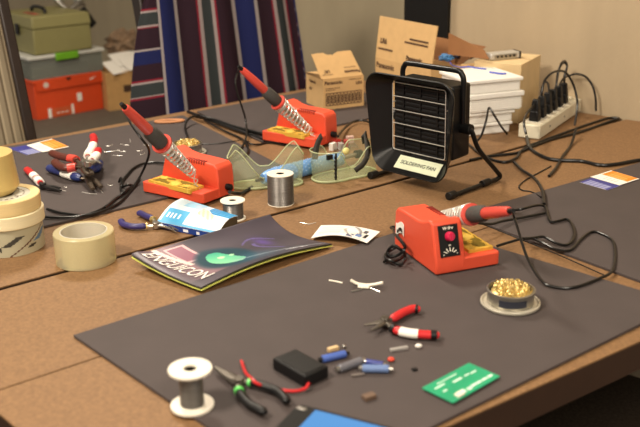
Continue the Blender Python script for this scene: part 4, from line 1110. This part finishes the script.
# small closed-ish carton
a0, a1, a2 = flat(W(305.5, 99)), flat(W(323.5, 112)), flat(W(364.5, 107))
ex = (a2-a1).normalized(); ey = Vector((-ex.y, ex.x, 0)); bw = (a2-a1).length*.98; bd = .115; bh = .088
r_ = math.atan2(ex.y, ex.x); c = a1+ex*bw/2+ey*bd/2
t = thing('battery_carton', 'small cardboard battery carton with raised torn flap on the rear board', 'carton', (c.x, c.y, Z0+ZB), r_, 'battery cartons')
wt_ = .003
mb = MB()
for (x, y, lx, ly) in ((0, -bd/2+wt_/2, bw, wt_), (0, bd/2-wt_/2, bw, wt_), (-bw/2+wt_/2, 0, wt_, bd-2*wt_), (bw/2-wt_/2, 0, wt_, bd-2*wt_)): mb.box((x, y, bh/2), (lx, ly, bh))
mb.box((0, 0, .002), (bw-.004, bd-.004, .003)); obj('box', mb, M_CARDL, t)
obj('top_flap', MB().box((0, .012, bh+.0015), (bw*.97, bd*.72, .002)), M_CARDL, t)
# raised front flap with torn edge, leaning back from the front edge
fl = MB(); NFL = 40; fh = .082; lean = math.radians(38)
def flp(u, v):
    top = 1-.10*max(0, math.sin((u-.28)*9))*(.3 < u < .75)-.04*noise.noise(Vector((u*9, 0, 3)))-.05*(abs(u-.52) < .03)
    hh = fh*v*top; wd = bw*(1.02-.05*v)
    return ((u-.5)*wd-.010*v-.004, -bd/2+math.sin(lean)*hh, bh+math.cos(lean)*hh+.0006)
fl.grid(flp, NFL, 10, Vector((0, .0018, -.0014))); obj('raised_flap', fl, M_CARDL, t)
obj('side_flap', MB().grid(lambda u, v: (-bw/2-.004-.020*v*.4, -bd/2+.004+u*(bd-.02), bh+.016*v*(1-.6*u)), 8, 3, Vector((.002, 0, 0))), M_CARDL, t)
pr = MB()
brand_text(pr, 'Panasonic', .0145, (-bw*.47, -bd/2-.0004, bh*.86), (1, 0, 0), (0, 0, 1))
brand_text(pr, 'LR6', .0125, (bw*.30, -bd/2-.0004, bh*.78), (1, 0, 0), (0, 0, 1))
for (x0_, x1_, z_) in ((-.45, -.1, .68), (-.45, -.2, .62), (.14, .44, .91)):
    pr.box(((x0_+x1_)/2*bw, -bd/2-.0004, bh*z_), ((x1_-x0_)*bw, .0004, .0016))
gx0, gx1, gz0, gz1 = -.43*bw, .44*bw, .13*bh, .52*bh
for z_ in (gz0, gz1): pr.box(((gx0+gx1)/2, -bd/2-.0004, z_), (gx1-gx0, .0004, .0024))
for k in range(11): pr.box((gx0+(gx1-gx0)*k/10, -bd/2-.0004, (gz0+gz1)/2), (.0026, .0004, gz1-gz0))
for k in range(10): pr.box((gx0+(gx1-gx0)*(k+.5)/10, -bd/2-.0004, (gz0+gz1)/2), (.0050, .0004, (gz1-gz0)*.72))
brand_text(pr, 'Panasonic', .011, (-bw/2-.0004, bd*.30, bh*.80), (0, -1, 0), (0, 0, 1))
brand_text(pr, 'LR6', .012, (-bw/2-.0004, bd*.30, bh*.55), (0, -1, 0), (0, 0, 1))
up = Vector((0, math.sin(lean), math.cos(lean))); fo = Vector((0, -bd/2, bh))+Vector((0, -.0012, .0009))
pr.text('Panasonic', .0125, face_frame(fo+up*.016+Vector((bw*.44, 0, 0)), (-1, 0, 0), -up), .0002, 'LEFT', bold=.0004)
pr.text('LR6', .012, face_frame(fo+up*.022+Vector((-bw*.29, 0, 0)), (-1, 0, 0), -up), .0002, 'LEFT', bold=.0005)
for x_, z_, l_ in ((.22, .030, .30), (-.36, .012, .26)): 
    Fm = face_frame(fo+up*z_+Vector((x_*bw, 0, 0)), (1, 0, 0), up); q_ = MB().box((0, 0, 0), (l_*bw, .0012, .0004)); q_.xf(lambda c: Fm @ c)
    pr.add([v.co.copy() for v in q_.bm.verts], [(3, 2, 1, 0), (4, 5, 6, 7), (0, 1, 5, 4), (1, 2, 6, 5), (2, 3, 7, 6), (3, 0, 4, 7)])
obj('print', pr, M_PRINT, t)['label'] = 'dark brown printed lettering and battery drawings'

# larger open carton behind the fan
f0, f1 = W(375.5, 57, .135), W(431, 70.5, .135)
f0, f1 = flat(f0), flat(f1); ex = (f1-f0).normalized(); ey = Vector((-ex.y, ex.x, 0)); bw = (f1-f0).length; bd = .112; bh = .135
r_ = math.atan2(ex.y, ex.x); c = f0+ex*bw/2+ey*bd/2
t = thing('battery_carton', 'open cardboard carton with a tall flap standing behind the fan', 'carton', (c.x, c.y, Z0), r_, 'battery cartons')
mb = MB()
for (x, y, lx, ly) in ((0, -bd/2+.0015, bw, .003), (0, bd/2-.0015, bw, .003), (-bw/2+.0015, 0, .003, bd-.006), (bw/2-.0015, 0, .003, bd-.006)): mb.box((x, y, bh/2), (lx, ly, bh))
mb.box((0, 0, .002), (bw-.004, bd-.004, .003)); obj('box', mb, M_CARDL, t)
lean = math.radians(8); fh = .117
obj('front_flap', MB().grid(lambda u, v: ((u-.5)*bw*(1+.02*v)+.0, -bd/2+math.sin(lean)*fh*v+.0, bh+math.cos(lean)*fh*v), 10, 10, Vector((0, .0025, 0))), M_CARDL, t)
FQ = [Vector((bw/2-.008, .006, bh+.036)), Vector((bw/2+.108, .050, bh+.034)), Vector((bw/2+.088, .048, bh+.056)), Vector((bw/2-.012, .010, bh+.092))]
obj('side_flap', MB().grid(lambda u, v: bil(FQ, u, v), 8, 8, Vector((0, .0025, 0))), M_CARDD, t)
obj('back_flap', MB().grid(lambda u, v: ((u-.5)*bw*.9+.08*v, bd/2-.002+.020*v, bh+.06*v), 8, 8, Vector((0, .0025, 0))), M_CARDD, t)
pr = MB(); up = Vector((0, math.sin(lean), math.cos(lean))); fo = Vector((0, -bd/2, bh))+Vector((0, -.0012, .0))
def fl_mark(mb, x, z_, l_, hgt=.0045):
    Fm = face_frame(fo+up*z_+Vector((x, 0, 0)), (1, 0, 0), up); q_ = MB().box((0, 0, 0), (l_, hgt, .0004)); q_.xf(lambda c: Fm @ c)
    mb.add([v.co.copy() for v in q_.bm.verts], [(3, 2, 1, 0), (4, 5, 6, 7), (0, 1, 5, 4), (1, 2, 6, 5), (2, 3, 7, 6), (3, 0, 4, 7)])
pr.text('LR6', .020, face_frame(fo+up*.050+Vector((-bw*.44, 0, 0)), (1, 0, 0), up), .0002, 'LEFT', bold=.0006)
obj('lettering', pr, M_PRINT, t)
for x_, z_, l_ in ((-.33, .028, .27), (.24, .070, .32), (.20, .060, .40)):
    q2_ = MB(); fl_mark(q2_, x_*bw, z_, l_*bw); obj('print_line', q2_, M_PRINT, t)
pr = MB(); pr.text('Panasonic', .018, face_frame(fo+up*.018+Vector((bw*.06, 0, 0)), (1, 0, 0), up), .0002, 'LEFT', bold=.0006); obj('lettering', pr, M_PRINT, t)
pr = MB(); pr.text('Panasonic', .022, face_frame((-bw*.48, -bd/2-.0004, bh-.020), (1, 0, 0), (0, 0, 1)), .0002, 'LEFT', bold=.0006); obj('lettering', pr, M_PRINT, t)

# ================================================================ CHAIRS
def chair(label, p0, p1, offs, wid, hgt, blanket=False):
    """p0-p1: ground points (table height) of the backrest's near face; built upright, leaning back"""
    ex = (p1-p0).normalized(); ny = Vector((-ex.y, ex.x, 0)); c = (p0+p1)/2+ny*offs
    t = thing('conference_chair', label, 'chair', (c.x, c.y, 0), math.atan2(ex.y, ex.x), 'chairs at the far side of the tables')
    lean = math.radians(12.5)
    Lx = Matrix.Translation((0, 0, .50)) @ Matrix.Rotation(-lean, 4, 'X') @ Matrix.Translation((0, 0, -.50))
    dy = math.tan(lean)*(Z0-.50)
    Tm = Matrix.Translation((0, -dy, 0)) @ Lx
    f = MB()
    for s_ in (-1, 1): f.box((s_*(wid/2+.012), .03, .50+hgt/2), (.030, .050, hgt))
    f.box((0, .03, .50+hgt-.02), (wid, .05, .04)); f.box((0, .035, .52), (wid, .04, .04)); f.box((0, .048, .50+hgt/2), (wid, .012, hgt-.06))
    f.xf(lambda q: Tm @ q); obj('backrest_frame', f, M_DWOOD, t, bevel=.006)
    def cush(u, v): 
        x = (u-.5)*wid*.985; z = .60+v*(hgt-.14); y = -.012*(1-(2*u-1)**6)*(1-(2*v-1)**8)+.004+.006*(2*u-1)**2
        return Tm @ Vector((x, y, z))
    def rib(c, n):
        return None
    mb = MB().grid(cush, 72, 20, Vector((0, .034, 0)))
    nfx = 72
    cm = mb.bm; bmesh.ops.recalc_face_normals(cm, faces=cm.faces[:]); me = bpy.data.meshes.new('backrest'); cm.to_mesh(me); cm.free()
    ca = me.color_attributes.new('Col', 'FLOAT_COLOR', 'CORNER')
    for p in me.polygons:
        i = p.index % nfx; k = lin('#8E8470') if (i % 4) < 2 else lin('#6A5F4E') if (i % 4) == 2 else lin('#A59A84')
        for li in p.loop_indices: ca.data[li].color = k
    me.materials.append(M_VCM); o = bpy.data.objects.new('backrest', me); COL.objects.link(o); o.parent = t
    for p in me.polygons: p.use_smooth = True
    obj('seat', MB().box((0, -.25, .455), (wid*.98, .44, .07)), mat('chair_seat_fabric', '#6F6655', .9), t, bevel=.02, seg=3)
    for x, y in ((-1, -.44), (1, -.44), (-1, -.05), (1, -.05)):
        obj('leg', MB().tube([(x*wid*.45, y, 0), (x*wid*.45, y, .42)], .017, 10), M_DWOOD, t)
    for s_ in ((-1, 1) if not blanket else ()): obj('screw_cap', MB().ball((Tm @ Vector((s_*(wid/2+.010), -.012, .735))), .006), M_STEEL, t)
    return t, Tm, c, ex, ny
LB = (flat(W(175, 112)), flat(W(305, 89)))
ch, Tm, cch, exc, nyc = chair('chair at the far side of the table under the striped blanket', LB[0]+dB*.03, LB[1]+dB*.03, .10, .47, .72, blanket=True)
WID = .475
E_ = exc
# the left chair: same row, its right-hand upright shows at the left edge of the photo
pr_ = flat(W(47, 140)); pl_ = pr_-dB*.50
chair('chair at the left picture edge with striped beige backrest and dark frame', pl_, pr_-dB*.015, .05, .46, .74)
# blanket
STR = [(0, '#8E8687'), (.012, '#1D2350'), (.115, '#948C8C'), (.14, '#2C1C26'), (.262, '#7A2030'), (.274, '#938888'), (.30, '#33383A'), (.365, '#938888'), (.388, '#7A2030'), (.400, '#2C1C26'), (.52, '#948C8C'), (.548, '#1D2350'), (.675, '#948C8C'), (.70, '#2C1C26'), (.81, '#7A2030'), (.822, '#938888'), (.845, '#33383A'), (.91, '#938888'), (.935, '#7A2030'), (.947, '#2C1C26')]
def stripe(s_):
    c = STR[0][1]
    for a, k in STR:
        if s_ >= a: c = k
    return hx(c)
def hstripe(p):
    for a, k in ((.03, '#948C8C'), (.20, '#33383A'), (.225, '#938888'), (.25, '#7A2030'), (.54, '#2C1C26'), (.57, '#948C8C'), (.76, '#1D2350'), (.97, '#2C1C26'), (1.1, '#7A2030')):
        if p < a: return hx(k)
t = thing('blanket', 'striped navy maroon and grey blanket draped over the chair back', 'blanket', (cch.x, cch.y, 0), ch.rotation_euler.z)
ZL, ZH = .52, 1.245
def colour(ob_me, fn_idx):
    ca = ob_me.color_attributes.new('Col', 'FLOAT_COLOR', 'CORNER')
    for p in ob_me.polygons:
        k = lin(fn_idx(p.index))
        for li in p.loop_indices: ca.data[li].color = k
def cloth(name, fn, nu, nv, cf, th):
    mb = MB().grid(fn, nu, nv, th); bm = mb.bm; bmesh.ops.recalc_face_normals(bm, faces=bm.faces[:]); me = bpy.data.meshes.new(name); bm.to_mesh(me); bm.free()
    N_ = nu*nv
    def ci(i):
        j = i if i < N_ else (i-N_ if i < 2*N_ else 0)
        return cf((j % nu+.5)/nu, (j//nu+.5)/nv)
    colour(me, ci); me.materials.append(M_VCM); o = bpy.data.objects.new(name, me); COL.objects.link(o); o.parent = t
    for p in me.polygons: p.use_smooth = True
    return o
BX = .040
def front(u, v):
    x = BX+(u-.5)*WID*(1+.02*v)-(1-u)*.075*(1-v); z = ZL+v*(ZH-ZL); y = -.020-.005*math.sin(u*17+v*2)-.004*math.sin(u*31)
    return Tm @ Vector((x, y, z))
cloth('front_fall', front, 240, 30, lambda u, v: stripe(u), Vector((0, .003, 0)))
def over(u, v):
    x = BX+(u-.5)*WID*1.02; a = math.pi*v; return Tm @ Vector((x, .028-math.cos(a)*.048, ZH+math.sin(a)*.012))
cloth('top_fold', over, 240, 8, lambda u, v: stripe(u), Vector((0, 0, -.003)))
def left(u, v):          # side fall, widening downwards
    z = ZL+v*(1.10-ZL); w_ = .135*(1-v)**.45+.002
    return Tm @ Vector((BX-WID/2-.003-.075*(1-(z-ZL)/(ZH-ZL))-w_*u-.006*math.sin(u*5), -.022-.004*u+w_*u*.30, z))
cloth('side_fall', left, 20, 200, lambda u, v: hstripe((.88-v)*2.9 % 1.0), Vector((.003, .002, 0)))
def right(u, v):
    z = ZL+v*(ZH-ZL); return Tm @ Vector((BX+WID/2*(1+.02*v)+.012*math.sin(u*1.57), -.020+.07*u, z))
cloth('side_fall', right, 10, 200, lambda u, v: stripe((v*2.3+.05) % 1.0), Vector((-.003, .002, 0)))

# ================================================================ BENCH WITH BOXES IN THE CORNER
BZ = -.30                               # bench top relative to the tables
bA, bB = flat(W(37, 121, BZ)), flat(W(105, 108.5, BZ)); ex = (bB-bA).normalized(); ey = Vector((-ex.y, ex.x, 0)); rb = math.atan2(ex.y, ex.x)
c = bA+ex*.30-ey*.02
t = thing('bench', 'low grey bench in the corner carrying the stacked boxes', 'bench', (c.x, c.y, 0), rb)
obj('top', MB().box((0, .0, Z0+BZ-.02), (1.10, .70, .04)), M_BENCH, t, bevel=.004)
for x in (-1, 1):
    for y in (-1, 1): obj('leg', MB().box((x*.50, y*.30, (Z0+BZ-.04)/2), (.04, .04, Z0+BZ-.04)), M_DWOOD, t)
obw = (bB-bA).length; obd = .21; obh = .165
def loc_(x, y, z): q = bA+ex*x+ey*y; return (q.x, q.y, Z0+BZ+z)
t = thing('shoe_box', 'orange shoe box at the bottom of the stack in the corner', 'box', loc_(obw/2, obd/2, .0002), rb)
obj('box', MB().box((0, 0, .075), (obw-.008, obd-.006, .150)), M_ORBOX, t, bevel=.002)
lidp = rrect(obw, .044, .012, 4)
obj('lid', MB().box((0, 0, obh-.006), (obw+.004, obd+.006, .014)), M_ORBOX, t, bevel=.002)
lf = MB().prism(lidp, 0, .003); lf.xf(lambda c: Vector((c.x, -obd/2-.001-c.z, obh-.022+c.y))); lf.xf(lambda c: c+Vector((.012, 0, -.001))); obj('lid_front', lf, M_ORBOX, t)
pr = MB(); pr.box((-.045, -obd/2+.002, .022), (.10, .0012, .036)); obj('size_label', pr, mat('label_orange', '#C85A30', .6), t)
pr = MB(); pr.box((-.098, -obd/2+.0015, .022), (.014, .0014, .040)); pr.box((.008, -obd/2+.0015, .024), (.010, .0014, .042)); pr.box((.045, -obd/2+.0015, .070), (.022, .0014, .034))
for k in range(3): pr.box((-.06+.02*k, -obd/2+.0011, .018), (.012, .0014, .004))
obj('label_print', pr, M_PAPER, t)['label'] = 'white printed labels'
# swoosh-like tick on the lid front
tk = [(0, 0), (.006, -.006), (.016, -.004), (.032, .006), (.015, .001), (.007, -.001)]
mb = MB().prism([(a, b) for a, b in tk], 0, .0008)
for sx in (.095,): mb.xf(lambda c: Vector((c.x+sx, -obd/2-.0042-c.z, obh-.022+c.y)))
obj('lid_mark', mb, M_PAPER, t)
obj('lid_mark', MB().cyl((-.105, -obd/2-.004, obh-.022), (-.105, -obd/2-.005, obh-.022), .012, .012, 16), mat('mark_white', '#DCC9BE', .6), t)
obj('thumb_notch', MB().prism([(-.014, .0), (.014, 0), (.004, -.012), (-.004, -.012)], 0, .0008).xf(lambda c: Vector((c.x+.0, -obd/2-.0042-c.z, obh-.004+c.y))), M_DWOOD, t)
z = obh+.002
t = thing('storage_container', 'clear plastic storage container with green latch above the orange box', 'container', loc_(obw/2+.006, obd/2+.004, z), rb)
hh = .082
mb = MB()
for (x, y, lx, ly) in ((0, -.105, .33, .003), (0, .105, .33, .003), (-.165, 0, .003, .207), (.165, 0, .003, .207)): mb.box((x, y, hh/2), (lx, ly, hh))
mb.box((0, 0, .0015), (.327, .207, .003)); obj('tub', mb, M_CLBOX, t)
obj('contents', MB().box((-.02, 0, .026), (.26, .17, .044)), mat('dim_contents', '#5E6A55', .7, var=.5, scale=25), t, bevel=.008)
obj('lid', MB().box((0, 0, hh+.008), (.352, .228, .016)), mat('frosted_lid', '#CFCFC8', .4), t, bevel=.005, seg=3)
obj('latch', MB().box((-.005, -.117, hh+.004), (.105, .008, .030)), M_GLATCH, t, bevel=.003)
z2 = z+hh+.0185
rt = rb-math.radians(2)
tl = bA+ex*.045+ey*.015
t = thing('toolbox', 'khaki plastic toolbox with black handle on top of the corner stack', 'toolbox', (tl.x+ex.x*.115+ey.x*.135, tl.y+ex.y*.115+ey.y*.135, Z0+BZ+z2), rt)
TWd, TD, TH = .265, .32, .155
obj('body', MB().box((0, 0, TH*.34), (TWd*.97, TD*.97, TH*.68)), M_TOOLB, t, bevel=.006, seg=3)
obj('lid', MB().box((0, 0, TH*.84), (TWd, TD, TH*.32), taper=.96), M_TOOLB, t, bevel=.006, seg=3)
obj('latch', MB().box((-TWd/2-.003, -.02, TH*.62), (.010, .028, .044)), M_BLK, t, bevel=.002)
obj('handle', MB().tube(crom([(-.03, -.075, TH), (-.03, -.066, TH+.016), (-.03, -.01, TH+.022), (-.03, .046, TH+.016), (-.03, .055, TH)], 6), .0075, 10), M_BLK, t)
st = MB()
st.box((-.072, -.03, TH+.0004), (.028, .11, .0008)); obj('sticker', st, mat('red_sticker', '#A8483C', .6, var=.5, scale=60), t)
# cardboard box with papers
q = flat(W(110, 113, BZ))+ex*.13+ey*.085; 
t = thing('cardboard_box', 'brown cardboard box with white papers beside the orange box', 'box', (q.x, q.y, Z0+BZ+.0002), rb-.25)
cbh = .165
mb = MB()
for (x, y, lx, ly) in ((0, -.075, .20, .004), (0, .075, .20, .004), (-.098, 0, .004, .146), (.098, 0, .004, .146)): mb.box((x, y, cbh/2), (lx, ly, cbh))
mb.box((0, 0, .002), (.194, .144, .004)); mb.box((0, 0, cbh-.012), (.192, .142, .003)); obj('box', mb, M_CARD, t)
obj('mark', MB().box((.0, -.0775, .09), (.05, .001, .03)), M_PRINT, t)
for i, (dx, dy, dz, a) in enumerate(((-.02, -.02, .004, .2), (.03, .02, .009, -.1), (.05, -.03, .013, .35))):
    o = obj('paper_sheet', MB().grid(lambda u, v: ((u-.5)*.14, (v-.5)*.10, .004*math.sin(3*u)), 8, 6, .001), M_PAPER)
    R_ = Matrix.Rotation(rb, 3, 'Z') @ Matrix.Rotation(.42, 3, 'X') @ Vector((dx, dy-.01, .008*i)); o.location = (q.x+R_.x, q.y+R_.y, Z0+BZ+cbh+.026+R_.z); o.rotation_euler = (.42, 0, rb)
    tag(o, ['white sheet lowest on the cardboard box', 'white sheet in the middle of the papers on the cardboard box', 'white sheet uppermost on the cardboard box'][i], 'paper', 'papers on the cardboard box')
R_ = Matrix.Rotation(rb-.25, 3, 'Z') @ Vector((.02, .115, 0))
crumple('packing_paper', 'crumpled brown packing paper piled behind the papers on the cardboard box', (q.x+R_.x+.02, q.y+R_.y+.02, Z0+BZ+cbh+.001), (.11, .06, .085), mat('packing_brown', '#94785C', .8, var=.4, scale=30, col2='#6E5C4A'), 'packing paper', 3.3)
# desk lamp: dark base with silver joints standing behind the stack
g_ = flat(W(101, 112, BZ))+ey*.30+ex*.045
t = thing('gooseneck_lamp', 'dark folded lamp with silver joints standing behind the khaki toolbox', 'lamp', (g_.x, g_.y, Z0+BZ), rb)
obj('base', MB().lathe([(0, 0), (.055, 0), (.055, .012), (.045, .018), (0, .018)], 28, closed=False), M_BLK, t)
obj('post', MB().tube([(0, 0, .018), (0, 0, .31)], .016, 14), M_BLK, t)
obj('shade', MB().tube([(.0, -.01, .30), (.02, -.03, .35), (.05, -.05, .38), (.08, -.06, .33)], [.03, .045, .042, .03], 18), M_BLK, t)
sv = MB(); sv.ball((-.05, -.03, .455), .022); sv.ball((.035, -.055, .45), .024); sv.tube(crom([(-.07, -.02, .47), (-.05, -.045, .44), (-.02, -.06, .415), (.02, -.06, .43), (.06, -.06, .435)], 6), .011, 12)
obj('silver_joint', sv, M_STEEL, t)
